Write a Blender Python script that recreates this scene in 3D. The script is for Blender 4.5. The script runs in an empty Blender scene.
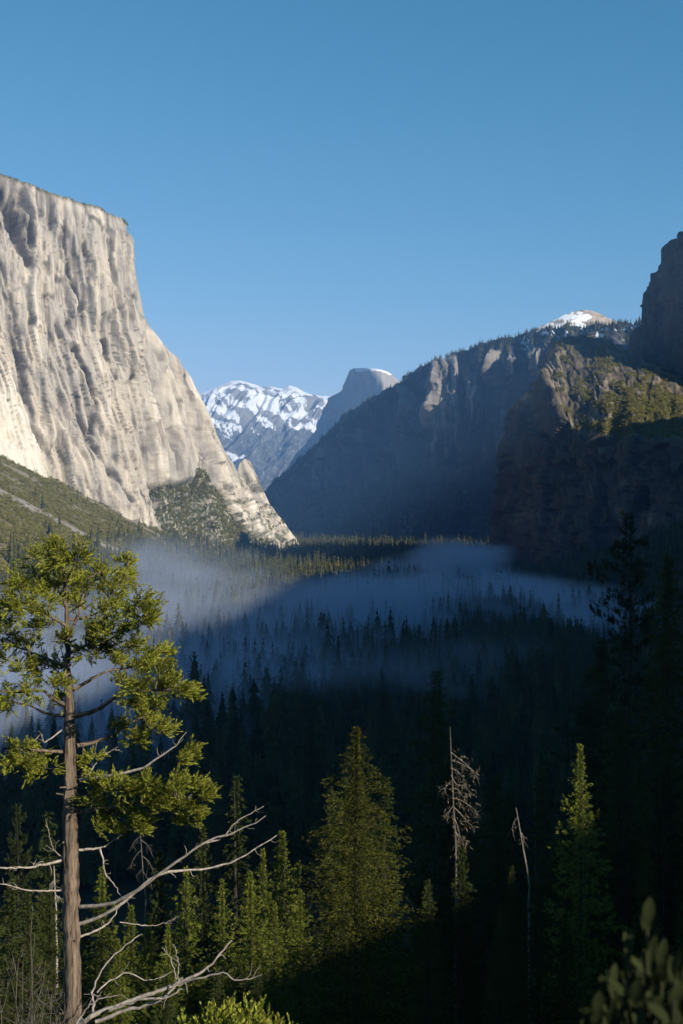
import bpy, math, random
import numpy as np
from mathutils import Vector, Matrix

random.seed(7)
RNG = np.random.default_rng(11)
scene = bpy.context.scene
COL = scene.collection
F = 1422.2            # focal length in picture heights * 1024 (a 50 mm lens on a 36 mm tall frame)
CX, CY = 341.5, 512.0

def P(px, py, d):
    """A point seen at px, py and standing d metres along the valley (eye level is z = 0)."""
    return np.array([(px - CX) / F * d, d, (CY - py) / F * d])

# ------------------------------------------------------------------ tags
def tag(o, label=None, cat=None, group=None, kind=None):
    if label: o['label'] = label
    if cat: o['category'] = cat
    if group: o['group'] = group
    if kind: o['kind'] = kind
    return o

def empty(name, loc, label, cat, group=None, rz=0.0):
    o = bpy.data.objects.new(name, None)
    o.empty_display_size = 0.5
    o.location = loc
    o.rotation_euler = (0, 0, rz)
    COL.objects.link(o)
    return tag(o, label, cat, group)

# ------------------------------------------------------------------ mesh building
class MB:
    """Collects vertices and faces (triangles or quads) and links them as one mesh."""
    def __init__(s):
        s.v = []; s.f = []; s.n = 0; s.a = {}
    def add(s, v, f, **attr):
        v = np.asarray(v, dtype=np.float32).reshape(-1, 3)
        f = np.asarray(f, dtype=np.int32)
        s.v.append(v); s.f.append(f + s.n)
        for k, val in attr.items():
            s.a.setdefault(k, []).append(np.broadcast_to(np.asarray(val, dtype=np.float32), (len(v),)))
        s.n += len(v)
    def mesh(s, name, smooth=False):
        me = bpy.data.meshes.new(name)
        v = np.concatenate(s.v)
        fl = [f for f in s.f if len(f)]
        loops = np.concatenate([f.ravel() for f in fl])
        tot = np.concatenate([np.full(len(f), f.shape[1], np.int32) for f in fl])
        start = np.concatenate([[0], np.cumsum(tot)[:-1]]).astype(np.int32)
        me.vertices.add(len(v)); me.vertices.foreach_set('co', v.ravel())
        me.loops.add(len(loops)); me.loops.foreach_set('vertex_index', loops.astype(np.int32))
        me.polygons.add(len(tot))
        me.polygons.foreach_set('loop_start', start)
        me.polygons.foreach_set('loop_total', tot)
        if smooth:
            me.polygons.foreach_set('use_smooth', np.ones(len(tot), dtype=bool))
        for k, lst in s.a.items():
            at = me.attributes.new(k, 'FLOAT', 'POINT')
            at.data.foreach_set('value', np.concatenate(lst))
        me.update(); me.validate()
        return me
    def build(s, name, mat, parent=None, smooth=False, loc=None):
        me = s.mesh(name, smooth)
        for m in (mat if isinstance(mat, (list, tuple)) else [mat]):
            me.materials.append(m)
        o = bpy.data.objects.new(name, me)
        COL.objects.link(o)
        if parent: o.parent = parent
        if loc is not None: o.location = loc
        return o

def grid_faces(nu, nv):
    i = np.arange(nu - 1)[:, None]; j = np.arange(nv - 1)[None, :]
    a = (i * nv + j).ravel()
    return np.stack([a, a + nv, a + nv + 1, a + 1], 1)

def norm(v):
    return v / np.maximum(np.linalg.norm(v, axis=-1, keepdims=True), 1e-9)

def catmull(pts, n):
    pts = np.asarray(pts, float)
    if len(pts) < 3:
        t = np.linspace(0, 1, n)[:, None]
        return pts[0] * (1 - t) + pts[-1] * t
    p = np.vstack([2 * pts[0] - pts[1], pts, 2 * pts[-1] - pts[-2]])
    seg = len(pts) - 1
    t = np.linspace(0, seg - 1e-6, n)
    k = t.astype(int); u = (t - k)[:, None]
    a, b, c, d = p[k], p[k + 1], p[k + 2], p[k + 3]
    return 0.5 * (2 * b + (c - a) * u + (2 * a - 5 * b + 4 * c - d) * u ** 2 + (3 * b - a - 3 * c + d) * u ** 3)

def tube(mb, pts, radii, sides=6, rough=0.0, rng=RNG):
    pts = np.asarray(pts, float); n = len(pts)
    t = np.gradient(pts, axis=0); t = norm(t)
    ref = np.array([0.0, 0, 1]) if abs(t[:, 2]).mean() < 0.8 else np.array([1.0, 0, 0])
    a = norm(np.cross(t, ref)); b = np.cross(t, a)
    ang = np.arange(sides) / sides * 2 * np.pi
    r = np.asarray(radii, float)[:, None] * (1 + rough * rng.uniform(-1, 1, (n, sides)))
    v = pts[:, None] + r[..., None] * (a[:, None] * np.cos(ang)[None, :, None] + b[:, None] * np.sin(ang)[None, :, None])
    i = np.arange(n - 1)[:, None]; j = np.arange(sides)[None, :]
    f = np.stack([i * sides + j, i * sides + (j + 1) % sides, (i + 1) * sides + (j + 1) % sides, (i + 1) * sides + j], -1).reshape(-1, 4)
    mb.add(v.reshape(-1, 3), f)
    mb.add(np.vstack([v[-1], pts[-1] + t[-1] * r[-1].mean()]), np.array([[k, (k + 1) % sides, sides] for k in range(sides)]))

def leaves(mb, pos, dirs, length, width, rng=RNG, fold=0.0, **attr):
    """Diamond-shaped leaves or needle tufts, one quad each."""
    n = len(pos)
    d = norm(dirs)
    side = norm(np.cross(d, rng.normal(size=(n, 3))))
    length = np.broadcast_to(length, (n,))[:, None]; width = np.broadcast_to(width, (n,))[:, None]
    mid = pos + d * length * 0.45
    if fold:
        mid = mid + np.cross(side, d) * length * fold
    v = np.stack([pos, mid + side * width * 0.5, pos + d * length, mid - side * width * 0.5], 1).reshape(-1, 3)
    f = np.arange(4 * n).reshape(n, 4)
    mb.add(v, f, **{k: np.repeat(np.broadcast_to(x, (n,)), 4) for k, x in attr.items()})

# ------------------------------------------------------------------ noise
def _h(ix, iy, iz, seed):
    h = (ix.astype(np.uint32) * np.uint32(374761393) + iy.astype(np.uint32) * np.uint32(668265263)
         + iz.astype(np.uint32) * np.uint32(2147483647) + np.uint32(seed) * np.uint32(3266489917))
    h = (h ^ (h >> np.uint32(13))) * np.uint32(1274126177)
    return h ^ (h >> np.uint32(16))

def perlin(x, y, z, seed=0):
    x, y, z = np.broadcast_arrays(np.asarray(x, float), np.asarray(y, float), np.asarray(z, float))
    xi = np.floor(x).astype(np.int64); yi = np.floor(y).astype(np.int64); zi = np.floor(z).astype(np.int64)
    xf, yf, zf = x - xi, y - yi, z - zi
    fade = lambda t: t * t * t * (t * (t * 6 - 15) + 10)
    u, v, w = fade(xf), fade(yf), fade(zf)
    def g(dx, dy, dz):
        h = _h(xi + dx, yi + dy, zi + dz, seed)
        a, b, c = xf - dx, yf - dy, zf - dz
        gx = ((h & 255).astype(float) / 127.5 - 1); gy = (((h >> np.uint32(8)) & 255).astype(float) / 127.5 - 1)
        gz = (((h >> np.uint32(16)) & 255).astype(float) / 127.5 - 1)
        return gx * a + gy * b + gz * c
    l = lambda a, b, t: a + (b - a) * t
    return 1.2 * l(l(l(g(0, 0, 0), g(1, 0, 0), u), l(g(0, 1, 0), g(1, 1, 0), u), v),
                   l(l(g(0, 0, 1), g(1, 0, 1), u), l(g(0, 1, 1), g(1, 1, 1), u), v), w)

def fbm(x, y, z, octaves=4, seed=0, gain=0.5, ridged=False):
    s = 0; a = 1.0; tot = 0
    for o in range(octaves):
        n = perlin(x * 2 ** o + 17.3 * o, y * 2 ** o - 9.1 * o, z * 2 ** o + 4.7 * o, seed + o)
        if ridged: n = 1 - 2 * np.abs(n)
        s = s + a * n; tot += a; a *= gain
    return s / tot

def facets(x, y, seed=0, tilt=0.8):
    """Flat-faced flakes: every cell is a plane with its own height and tilt, so cells meet in sharp edges."""
    xi = np.floor(x).astype(np.int64); yi = np.floor(y).astype(np.int64)
    best = np.full(x.shape, 1e9); val = np.zeros(x.shape); second = np.full(x.shape, 1e9)
    for dx in (-1, 0, 1):
        for dy in (-1, 0, 1):
            cx, cy = xi + dx, yi + dy
            h = _h(cx, cy, cx * 0 + 7, seed)
            px_ = cx + 0.15 + 0.7 * (h & 255) / 255.0; py_ = cy + 0.15 + 0.7 * ((h >> np.uint32(8)) & 255) / 255.0
            d = (x - px_) ** 2 + (y - py_) ** 2
            hv = ((h >> np.uint32(16)) & 255) / 127.5 - 1; tx = ((h >> np.uint32(4)) & 255) / 127.5 - 1; ty = ((h >> np.uint32(12)) & 255) / 127.5 - 1
            v = hv + tilt * ((x - px_) * (tx - 0.35) * 1.6 + (y - py_) * ty)
            m = d < best
            second = np.where(m, best, np.minimum(second, d))
            val = np.where(m, v, val); best = np.where(m, d, best)
    return val, np.sqrt(second) - np.sqrt(best)

def sstep(a, b, x):
    t = np.clip((x - a) / (b - a), 0, 1)
    return t * t * (3 - 2 * t)

# ------------------------------------------------------------------ materials
def new_mat(name):
    m = bpy.data.materials.new(name); m.use_nodes = True
    nt = m.node_tree; nt.nodes.clear()
    out = nt.nodes.new('ShaderNodeOutputMaterial')
    return m, nt, out

def N(nt, typ, **kw):
    n = nt.nodes.new(typ)
    for k, v in kw.items():
        if k in n.inputs: n.inputs[k].default_value = v
        else: setattr(n, k, v)
    return n

def attr(nt, name):
    n = N(nt, 'ShaderNodeAttribute', attribute_name=name)
    return n.outputs['Fac']

def mixc(nt, fac, a, b):
    m = N(nt, 'ShaderNodeMix', data_type='RGBA')
    for sock, val in ((m.inputs[0], fac), (m.inputs[6], a), (m.inputs[7], b)):
        if isinstance(val, bpy.types.NodeSocket): nt.links.new(val, sock)
        else: sock.default_value = val if isinstance(val, (int, float)) else (*val, 1.0)
    return m.outputs[2]

def math_n(nt, op, a, b=None, c=None):
    m = N(nt, 'ShaderNodeMath', operation=op)
    for i, val in enumerate((a, b, c)):
        if val is None: continue
        if isinstance(val, bpy.types.NodeSocket): nt.links.new(val, m.inputs[i])
        else: m.inputs[i].default_value = val
    return m.outputs[0]

def noise_n(nt, scale, detail=4.0, stretch=(1, 1, 1), rough=0.55):
    tc = N(nt, 'ShaderNodeTexCoord')
    mp = N(nt, 'ShaderNodeMapping'); mp.inputs['Scale'].default_value = stretch
    nt.links.new(tc.outputs['Object'], mp.inputs['Vector'])
    n = N(nt, 'ShaderNodeTexNoise', Scale=scale, Detail=detail, Roughness=rough)
    nt.links.new(mp.outputs[0], n.inputs['Vector'])
    return n.outputs['Fac']

def ramp(nt, fac, stops):
    r = N(nt, 'ShaderNodeValToRGB')
    el = r.color_ramp.elements
    while len(el) < len(stops): el.new(0.5)
    for e, (p, c) in zip(el, stops):
        e.position = p; e.color = (*c, 1) if len(c) == 3 else c
    nt.links.new(fac, r.inputs[0])
    return r.outputs[0]

def rock_mat(name, dark, mid, light, veg=(0.05, 0.055, 0.02), stain_shade=(0.12, 0.11, 0.10), fine=0.08, bump=1.0,
             bumpdist=2.0, snow=None):
    """Bare granite: 'tone' gives the broad colour, 'stain' the dark water streaks, seams and shade painted into cracks, 'veg' the brush, 'snow' the snow."""
    m, nt, out = new_mat(name)
    b = N(nt, 'ShaderNodeBsdfPrincipled', Roughness=0.95)
    b.inputs['Specular IOR Level'].default_value = 0.15
    n1 = noise_n(nt, fine, 6, (1, 1, 0.22), 0.65)
    n2 = noise_n(nt, fine * 4, 4, (1, 1, 0.5), 0.6)
    t = math_n(nt, 'ADD', attr(nt, 'tone'), math_n(nt, 'MULTIPLY', math_n(nt, 'SUBTRACT', n1, 0.5), 0.9))
    c = ramp(nt, t, [(0.10, dark), (0.36, tuple(0.55 * q + 0.2 * sum(dark) / 3 + 0.2 * sum(mid) / 3 for q in mid)), (0.58, mid), (0.88, light)])
    c = mixc(nt, math_n(nt, 'MULTIPLY', attr(nt, 'stain_shade'), 0.85), c, stain_shade)
    vegn = math_n(nt, 'MULTIPLY', attr(nt, 'veg'), ramp(nt, n2, [(0.32, (0, 0, 0)), (0.5, (1, 1, 1))]))
    c = mixc(nt, vegn, c, veg)
    if snow:
        s = math_n(nt, 'GREATER_THAN', math_n(nt, 'ADD', attr(nt, 'snow'), math_n(nt, 'MULTIPLY', math_n(nt, 'SUBTRACT', n2, 0.5), 0.5)), 0.5)
        c = mixc(nt, s, c, snow)
    nt.links.new(c, b.inputs['Base Color'])
    bp = N(nt, 'ShaderNodeBump', Strength=bump, Distance=bumpdist)
    nt.links.new(math_n(nt, 'ADD', n1, math_n(nt, 'MULTIPLY', n2, 0.4)), bp.inputs['Height'])
    nt.links.new(bp.outputs[0], b.inputs['Normal'])
    nt.links.new(b.outputs[0], out.inputs[0])
    return m

def leaf_mat(name, dark, light, trans=0.25, obj_var=0.35, use_tint=False):
    m, nt, out = new_mat(name)
    geo = N(nt, 'ShaderNodeNewGeometry')
    oi = N(nt, 'ShaderNodeObjectInfo')
    f = geo.outputs['Random Per Island']
    if use_tint:
        f = math_n(nt, 'ADD', math_n(nt, 'MULTIPLY', f, 0.4), math_n(nt, 'MULTIPLY', attr(nt, 'tint'), 0.6))
    else:
        f = math_n(nt, 'ADD', math_n(nt, 'MULTIPLY', f, 1 - obj_var), math_n(nt, 'MULTIPLY', oi.outputs['Random'], obj_var))
    c = mixc(nt, f, dark, light)
    d = N(nt, 'ShaderNodeBsdfDiffuse'); tr = N(nt, 'ShaderNodeBsdfTranslucent')
    mx = N(nt, 'ShaderNodeMixShader'); mx.inputs[0].default_value = trans
    nt.links.new(c, d.inputs[0]); nt.links.new(c, tr.inputs[0])
    nt.links.new(d.outputs[0], mx.inputs[1]); nt.links.new(tr.outputs[0], mx.inputs[2])
    nt.links.new(mx.outputs[0], out.inputs[0])
    return m

def bark_mat(name, dark, light, scale=6.0, stretch=(1, 1, 0.12), bump=0.6, dist=0.03):
    m, nt, out = new_mat(name)
    b = N(nt, 'ShaderNodeBsdfPrincipled', Roughness=0.9)
    b.inputs['Specular IOR Level'].default_value = 0.2
    n = noise_n(nt, scale, 6, stretch, 0.65)
    c = ramp(nt, n, [(0.33, dark), (0.66, light)])
    nt.links.new(c, b.inputs['Base Color'])
    bp = N(nt, 'ShaderNodeBump', Strength=bump, Distance=dist)
    nt.links.new(n, bp.inputs['Height']); nt.links.new(bp.outputs[0], b.inputs['Normal'])
    nt.links.new(b.outputs[0], out.inputs[0])
    return m

# ------------------------------------------------------------------ camera, sky, sun
cam = bpy.data.cameras.new('camera'); camo = bpy.data.objects.new('camera', cam); COL.objects.link(camo)
camo.location = (0, 0, 0); camo.rotation_euler = (math.pi / 2, 0, 0)
cam.sensor_fit = 'VERTICAL'; cam.sensor_height = 36.0; cam.lens = 50.0
cam.clip_start = 0.1; cam.clip_end = 80000
cam.dof.use_dof = True; cam.dof.focus_distance = 70.0; cam.dof.aperture_fstop = 4.0
scene.camera = camo

SUN_AZ, SUN_EL = 134.0, 25.0        # clockwise from the view direction
az, el = math.radians(SUN_AZ), math.radians(SUN_EL)
SDIR = np.array([math.sin(az) * math.cos(el), math.cos(az) * math.cos(el), math.sin(el)])
sun = bpy.data.lights.new('sun', 'SUN'); suno = bpy.data.objects.new('sun', sun); COL.objects.link(suno)
sun.energy = 5.0; sun.angle = math.radians(0.5); sun.color = (1.0, 0.92, 0.79)
suno.rotation_euler = Vector(SDIR).to_track_quat('Z', 'Y').to_euler()
suno.location = (300, -300, 900)

w = bpy.data.worlds.new('World'); scene.world = w; w.use_nodes = True
nt = w.node_tree; nt.nodes.clear()
wo = nt.nodes.new('ShaderNodeOutputWorld'); bg = nt.nodes.new('ShaderNodeBackground')
sky = nt.nodes.new('ShaderNodeTexSky'); sky.sky_type = 'NISHITA'; sky.sun_disc = False
sky.sun_elevation = el; sky.sun_rotation = az
sky.altitude = 1300; sky.air_density = 1.0; sky.dust_density = 0.0; sky.ozone_density = 3.0
bg.inputs[1].default_value = 0.077
sep = nt.nodes.new('ShaderNodeSeparateColor'); cmb = nt.nodes.new('ShaderNodeCombineColor')
nt.links.new(sky.outputs[0], sep.inputs[0])
pw = N(nt, 'ShaderNodeMath', operation='POWER'); pw.inputs[1].default_value = 1.65     # a deeper, cleaner blue overhead
nt.links.new(sep.outputs[0], pw.inputs[0])
ml = N(nt, 'ShaderNodeMath', operation='MULTIPLY'); ml.inputs[1].default_value = 1.9 * 0.10 ** 0.65
nt.links.new(pw.outputs[0], ml.inputs[0]); nt.links.new(ml.outputs[0], cmb.inputs[0])
nt.links.new(sep.outputs[1], cmb.inputs[1]); nt.links.new(sep.outputs[2], cmb.inputs[2])
nt.links.new(cmb.outputs[0], bg.inputs[0]); nt.links.new(bg.outputs[0], wo.inputs[0])

vs = scene.view_settings
vs.view_transform = 'Standard'; vs.look = 'None'; vs.exposure = 0.50; vs.gamma = 1.0; vs.use_curve_mapping = False
scene.render.engine = 'CYCLES'
cy = scene.cycles
cy.use_denoising = True; cy.denoiser = 'OPENIMAGEDENOISE'
cy.max_bounces = 5; cy.diffuse_bounces = 2; cy.glossy_bounces = 1; cy.transmission_bounces = 3; cy.volume_bounces = 1
cy.transparent_max_bounces = 8; cy.caustics_reflective = False; cy.caustics_refractive = False
cy.volume_step_rate = 1.0; cy.volume_max_steps = 128
cy.use_adaptive_sampling = True; cy.adaptive_threshold = 0.02
# ------------------------------------------------------------------ terrain
SOUTH_TOE = np.array([(-900, 60), (-600, 150), (-300, 220), (-100, 300), (0, 345), (120, 480), (200, 800), (262, 1500), (330, 2400),
                      (420, 3300), (600, 4500), (900, 7000)], float)
NORTH_TOE = np.array([(-700, 300), (-420, 700), (-310, 1200), (-300, 2400), (-310, 3400), (-290, 3800), (-120, 4700), (-200, 6000)], float)

SH = SDIR[:2] / np.hypot(*SDIR[:2])
TAN = SDIR[2] / np.hypot(*SDIR[:2])

def side_dist(X, Y, line):
    """Signed distance to a polyline: positive to the right of its direction."""
    best = np.full(X.shape, 1e12); sg = np.ones(X.shape)
    n = len(line) - 1
    for k in range(n):
        a, b = line[k], line[k + 1]
        d = b - a; L2 = d @ d
        t = ((X - a[0]) * d[0] + (Y - a[1]) * d[1]) / L2
        lo = -9 if k == 0 else 0; hi = 10 if k == n - 1 else 1
        t = np.clip(t, lo, hi)
        dx = X - (a[0] + t * d[0]); dy = Y - (a[1] + t * d[1])
        q = dx * dx + dy * dy
        cr = dx * d[1] - dy * d[0]
        m = q < best
        best = np.where(m, q, best); sg = np.where(m, np.sign(cr), sg)
    return np.sqrt(best) * sg

def ground_z(X, Y, detail=True):
    X = np.asarray(X, float); Y = np.asarray(Y, float)
    R = np.hypot(X, Y)
    ds = side_dist(X, Y, SOUTH_TOE)
    gs = np.interp(ds, [-1e5, -30, 40, 237, 272, 314, 330, 380, 450, 600, 900, 2000, 6000],
                   [0, 0, 12, 118, 133.5, 148.3, 155, 260, 420, 660, 930, 1100, 1100])
    # unseen hill to the right, its crest shaped to throw shade over the near valley
    u = SH[1] * -1 * X + SH[0] * Y; v = -(SH[0] * X + SH[1] * Y)
    crest = np.interp(u, [-3000, -300, 0, 36, 61, 86, 100, 129, 200, 300, 426, 596, 794, 997, 1694, 2300, 2600, 2950], [-60, -20, -2, -1, 4, 6.5, 20, 46, 90, 150, 200, 285, 350, 425, 700, 880, 640, 300])
    crest = crest + np.clip((u - 350) / 300, 0, 1) * 100 * fbm(u / 130, 0.3, 0.7, 4, 131, 0.6)
    gs = np.minimum(gs, 150 + np.where(v > 0, crest - 0.475 * v, crest - 0.40 * v))
    gs = np.maximum(gs, 0)
    gs = gs * (1 - sstep(2600, 3600, Y))
    dn = -side_dist(X, Y, NORTH_TOE)
    gn = np.interp(dn, [-1e5, -40, 30, 120, 600, 900, 6000], [0, 0, 8, 66, 330, 420, 500])
    gn = gn * (1 - sstep(3950, 4600, Y)) * sstep(-200, 900, Y)
    z = -150 + np.maximum(gs, gn)
    z = z - 3.0 * sstep(2.5, 12, R) * (1 - sstep(60, 120, R)) * sstep(-10, 3, Y)
    if detail:
        amp = np.clip(R / 60, 0.05, 1)
        rise = np.clip((z + 150) / 60, 0.12, 1)
        z = z + amp * rise * (9 * fbm(X / 160, Y / 160, 0.3, 4, 5) + 1.2 * fbm(X / 14, Y / 14, 1.7, 3, 9) * np.clip(R / 200, .3, 1)) * sstep(4, 60, R)
        # gullies and ribs down the north talus slope
        z = z + np.where(dn > 0, 1, 0) * np.clip(gn / 60, 0, 1) * 7 * fbm(X / 260, Y / 55, 2.2, 4, 21)
    return z

th = np.radians(np.concatenate([np.linspace(-180, -40, 50)[:-1], np.linspace(-40, -15.5, 60)[:-1], np.linspace(-15.5, 15.5, 620),
                                np.linspace(15.5, 40, 60)[1:], np.linspace(40, 180, 50)[1:]]))
rr = np.concatenate([np.geomspace(0.4, 20, 50)[:-1], np.geomspace(20, 6500, 760)[:-1], np.geomspace(6500, 18400, 30)])
TH, RR = np.meshgrid(th, rr, indexing='ij')
GX, GY = RR * np.sin(TH), RR * np.cos(TH)
GZ = ground_z(GX, GY)
dn = -side_dist(GX, GY, NORTH_TOE); ds = side_dist(GX, GY, SOUTH_TOE)
chute = fbm(GX / 260 + 0.3 * fbm(GX / 90, GY / 90, 0, 3, 2), GY / 85 + 0.5 * fbm(GX / 120, GY / 120, 4, 3, 12), 0.7, 5, 31, 0.6)
talus = 0.8 * sstep(0.14, 0.26, chute) * sstep(10, 90, dn) * sstep(700, 1100, GY)
# the broad pale chute that runs straight down the slope
line = np.abs((GY - (2690 + (GX + 650) * 0.40 + 30 * fbm(GX / 120, GY / 120, 0, 3, 4))))
talus = np.maximum(talus, (1 - sstep(45, 75, line + 16 * fbm(GX / 30, GY / 30, 0, 3, 8))) * sstep(5, 50, dn))
forest = np.clip(1 - talus, 0, 1)
mb = MB()
V = np.stack([GX, GY, GZ], -1)
mb.add(V.reshape(-1, 3), grid_faces(len(th), len(rr)), talus=talus.ravel(), north=sstep(0, 60, dn).ravel())
m_ground, nt, out = new_mat('ground_soil')
b = N(nt, 'ShaderNodeBsdfPrincipled', Roughness=1.0); b.inputs['Specular IOR Level'].default_value = 0.1
n1 = noise_n(nt, 0.05, 6, (1, 1, 1), 0.7); n2 = noise_n(nt, 0.6, 5, (1, 1, 1), 0.7)
soil = ramp(nt, n2, [(0.3, (0.018, 0.016, 0.008)), (0.7, (0.05, 0.042, 0.022))])
brush = ramp(nt, n1, [(0.3, (0.10, 0.085, 0.04)), (0.7, (0.22, 0.18, 0.095))])
scree = ramp(nt, n1, [(0.3, (0.18, 0.16, 0.135)), (0.7, (0.38, 0.335, 0.28))])
c = mixc(nt, attr(nt, 'north'), soil, brush)
c = mixc(nt, attr(nt, 'talus'), c, scree)
nt.links.new(c, b.inputs['Base Color'])
bp = N(nt, 'ShaderNodeBump', Strength=0.8, Distance=1.5); nt.links.new(n1, bp.inputs['Height']); nt.links.new(bp.outputs[0], b.inputs['Normal'])
nt.links.new(b.outputs[0], out.inputs[0])
ground = mb.build('ground', m_ground, smooth=True)
tag(ground, 'valley floor and brushy slopes with pale scree under the cliffs', kind='structure')

# ------------------------------------------------------------------ rock massifs
def interp_cols(cols, nu, nv, vpow=1.0):
    """cols: list of columns, each K points (px, py, d) from top to foot. Returns nu x nv x 3 in (px, py, d)."""
    A = np.array(cols, float)                   # C,K,3
    C, K, _ = A.shape
    w = np.linalg.norm(np.diff(A[:, :, :2].mean(1), axis=0), axis=1) + 0.5 * np.linalg.norm(np.diff(A[:, 0, :2], axis=0), axis=1) + 1e-3
    s = np.concatenate([[0], np.cumsum(w)]); s /= s[-1]
    su = np.linspace(0, 1, nu)
    B = np.stack([[np.interp(su, s, A[:, k, c]) for c in range(3)] for k in range(K)])   # K,3,nu
    hv = np.concatenate([[0], np.cumsum([np.abs(A[:, k + 1, 1] - A[:, k, 1]).mean() + 2 for k in range(K - 1)])]); hv /= hv[-1]
    sv = np.linspace(0, 1, nv) ** vpow
    out = np.empty((nu, nv, 3))
    for c in range(3):
        for i in range(nu):
            out[i, :, c] = np.interp(sv, hv, B[:, c, i])
    return out

def blur(a, r, axis):
    """Gaussian smoothing of a grid along one axis."""
    if r < 1: return a
    k = np.arange(-2 * r, 2 * r + 1); k = np.exp(-0.5 * (k / r) ** 2); k /= k.sum()
    p = [(0, 0)] * a.ndim; p[axis] = (2 * r, 2 * r)
    b = np.pad(a, p, mode='edge')
    return np.apply_along_axis(lambda x: np.convolve(x, k, 'valid'), axis, b)

def cracks_field(px, py, cracks):
    f = np.zeros(px.shape)
    for pts, wpx, dep in cracks:
        wpx = wpx * 0.62
        best = np.full(px.shape, 1e9)
        for (x0, y0), (x1, y1) in zip(pts[:-1], pts[1:]):
            dx, dy = x1 - x0, y1 - y0
            t = np.clip(((px - x0) * dx + (py - y0) * dy) / (dx * dx + dy * dy), 0, 1)
            best = np.minimum(best, np.hypot(px - x0 - t * dx, py - y0 - t * dy))
        f += dep * np.exp(-(best / wpx) ** 2)
    return f

MASS = {}
def massif(name, cols, nu, nv, disp, mat, label, back=((150, -8), (600, -60), (1200, -250)), floor=-165.0, mod=None, masks=None,
           smooth_cols=0, cat=None, endfade=True):
    G = interp_cols(cols, nu, nv)
    if smooth_cols:
        d = blur(G[:, :, 2], smooth_cols, 0); G[:, :, 2] = d
    if mod: G = mod(G)
    px, py, d = G[..., 0], G[..., 1], G[..., 2]
    W = np.stack([(px - CX) / F * d, d, (CY - py) / F * d], -1)
    du = np.gradient(W, axis=0); dv = np.gradient(W, axis=1)
    nrm = norm(np.cross(dv, du)); 
    flip = (nrm * W).sum(-1, keepdims=True) > 0
    nrm = np.where(flip, -nrm, nrm)
    for ax in (0, 1):
        nrm = blur(nrm, 6, ax)
    nrm = norm(nrm)
    D, masks_out = disp(W, px, py, nrm)
    D = 0.72 * D + 0.28 * blur(blur(D, 1, 0), 1, 1)      # takes the stair-steps off slanting edges
    # no displacement exactly on the skyline so that the outline keeps its place
    W2 = W + nrm * D[..., None]
    # rows behind the skyline close the mass
    rows = []
    top = W2[:, 0]
    for (by, bz) in back:
        q = top.copy(); q[:, 1] += by; q[:, 0] += by * (top[:, 0] / np.maximum(top[:, 1], 1)); q[:, 2] = np.maximum(q[:, 2] * 1.0 + bz, floor)
        q[:, 2] += np.where(q[:, 2] > floor + 5, 1, 0) * 10 * fbm(q[:, 0] / 90, q[:, 1] / 90, 0, 3, 77)
        q[:, 2] = np.minimum(q[:, 2], top[:, 2] + np.minimum(0, 0) + by * np.minimum(0, 1) + np.where(top[:, 2] > 0, by * top[:, 2] / top[:, 1] * 0.8, -1))
        q[:, 2] = np.maximum(q[:, 2], floor)
        rows.append(q)
    q = rows[-1].copy(); q[:, 1] += 80; q[:, 2] = floor; rows.append(q)
    bk = np.stack(rows[::-1], 1)
    full = np.concatenate([bk, W2], 1)
    nb = bk.shape[1]
    mb = MB()
    att = {}
    for k, a in masks_out.items():
        a = np.broadcast_to(a, px.shape)
        att[k] = np.concatenate([np.repeat(a[:, :1], nb, 1), a], 1).ravel()
    mb.add(full.reshape(-1, 3), grid_faces(full.shape[0], full.shape[1]), **att)
    o = mb.build(name, mat, smooth=True)
    tag(o, label, kind='structure')
    fn = norm(np.cross(np.gradient(W2, axis=1), np.gradient(W2, axis=0)))
    fn = np.where((fn * W2).sum(-1, keepdims=True) > 0, -fn, fn)
    MASS[name] = (W2, fn, px, py)
    return o

# ---- the great pale cliff on the left
ecols_top = [(-190, 118, 3560), (-110, 142, 3600), (-40, 160, 3640), (0, 172, 3660), (20, 179, 3690), (40, 188, 3720), (75, 201, 3770), (105, 211, 3810), (121, 218, 3835),
             (126, 224, 3860), (128, 240, 3900), (131, 265, 3940), (133, 290, 3980), (136, 306, 4010), (150, 324, 4060), (168, 349, 4130), (187, 375, 4190), (199, 397, 4250),
             (208, 418, 4310), (217, 438, 4350), (227, 456, 4400), (235, 467, 4430), (238, 473, 4440), (240, 463, 4450), (245, 458.5, 4460), (250, 461, 4472), (254, 478, 4484), (262, 492, 4520), (276, 512, 4560),
             (290, 530, 4600), (298, 541, 4625), (303, 550, 4640)]
ecols_bot = [(-190, 470, 3170), (-110, 480, 3260), (-40, 505, 3350), (10, 530, 3420), (35, 540, 3460), (60, 552, 3500), (105, 565, 3570), (140, 575, 3640), (166, 582, 3690),
             (182, 582, 3740), (196, 580, 3800), (208, 580, 3850), (219, 580, 3900), (230, 578, 3950), (242, 575, 4030), (254, 574, 4120), (264, 572, 4200), (272, 570, 4270),
             (278, 568, 4340), (283, 566, 4390), (287, 566, 4430), (290, 566, 4455), (292, 566, 4470), (294, 566, 4480), (296, 566, 4490), (298, 566, 4500), (300, 566, 4515), (304, 566, 4545), (308, 566, 4580),
             (312, 566, 4615), (315, 566, 4640), (318, 566, 4660)]
ecols = []
for t, b_ in zip(ecols_top, ecols_bot):
    t = np.array(t, float); b_ = np.array(b_, float)
    m1 = t * 0.7 + b_ * 0.3; m2 = t * 0.35 + b_ * 0.65
    m1[2] -= 0.06 * (t[2] - b_[2]); m2[2] += 0.10 * (t[2] - b_[2])
    ecols.append([t, m1, m2, b_])
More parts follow.
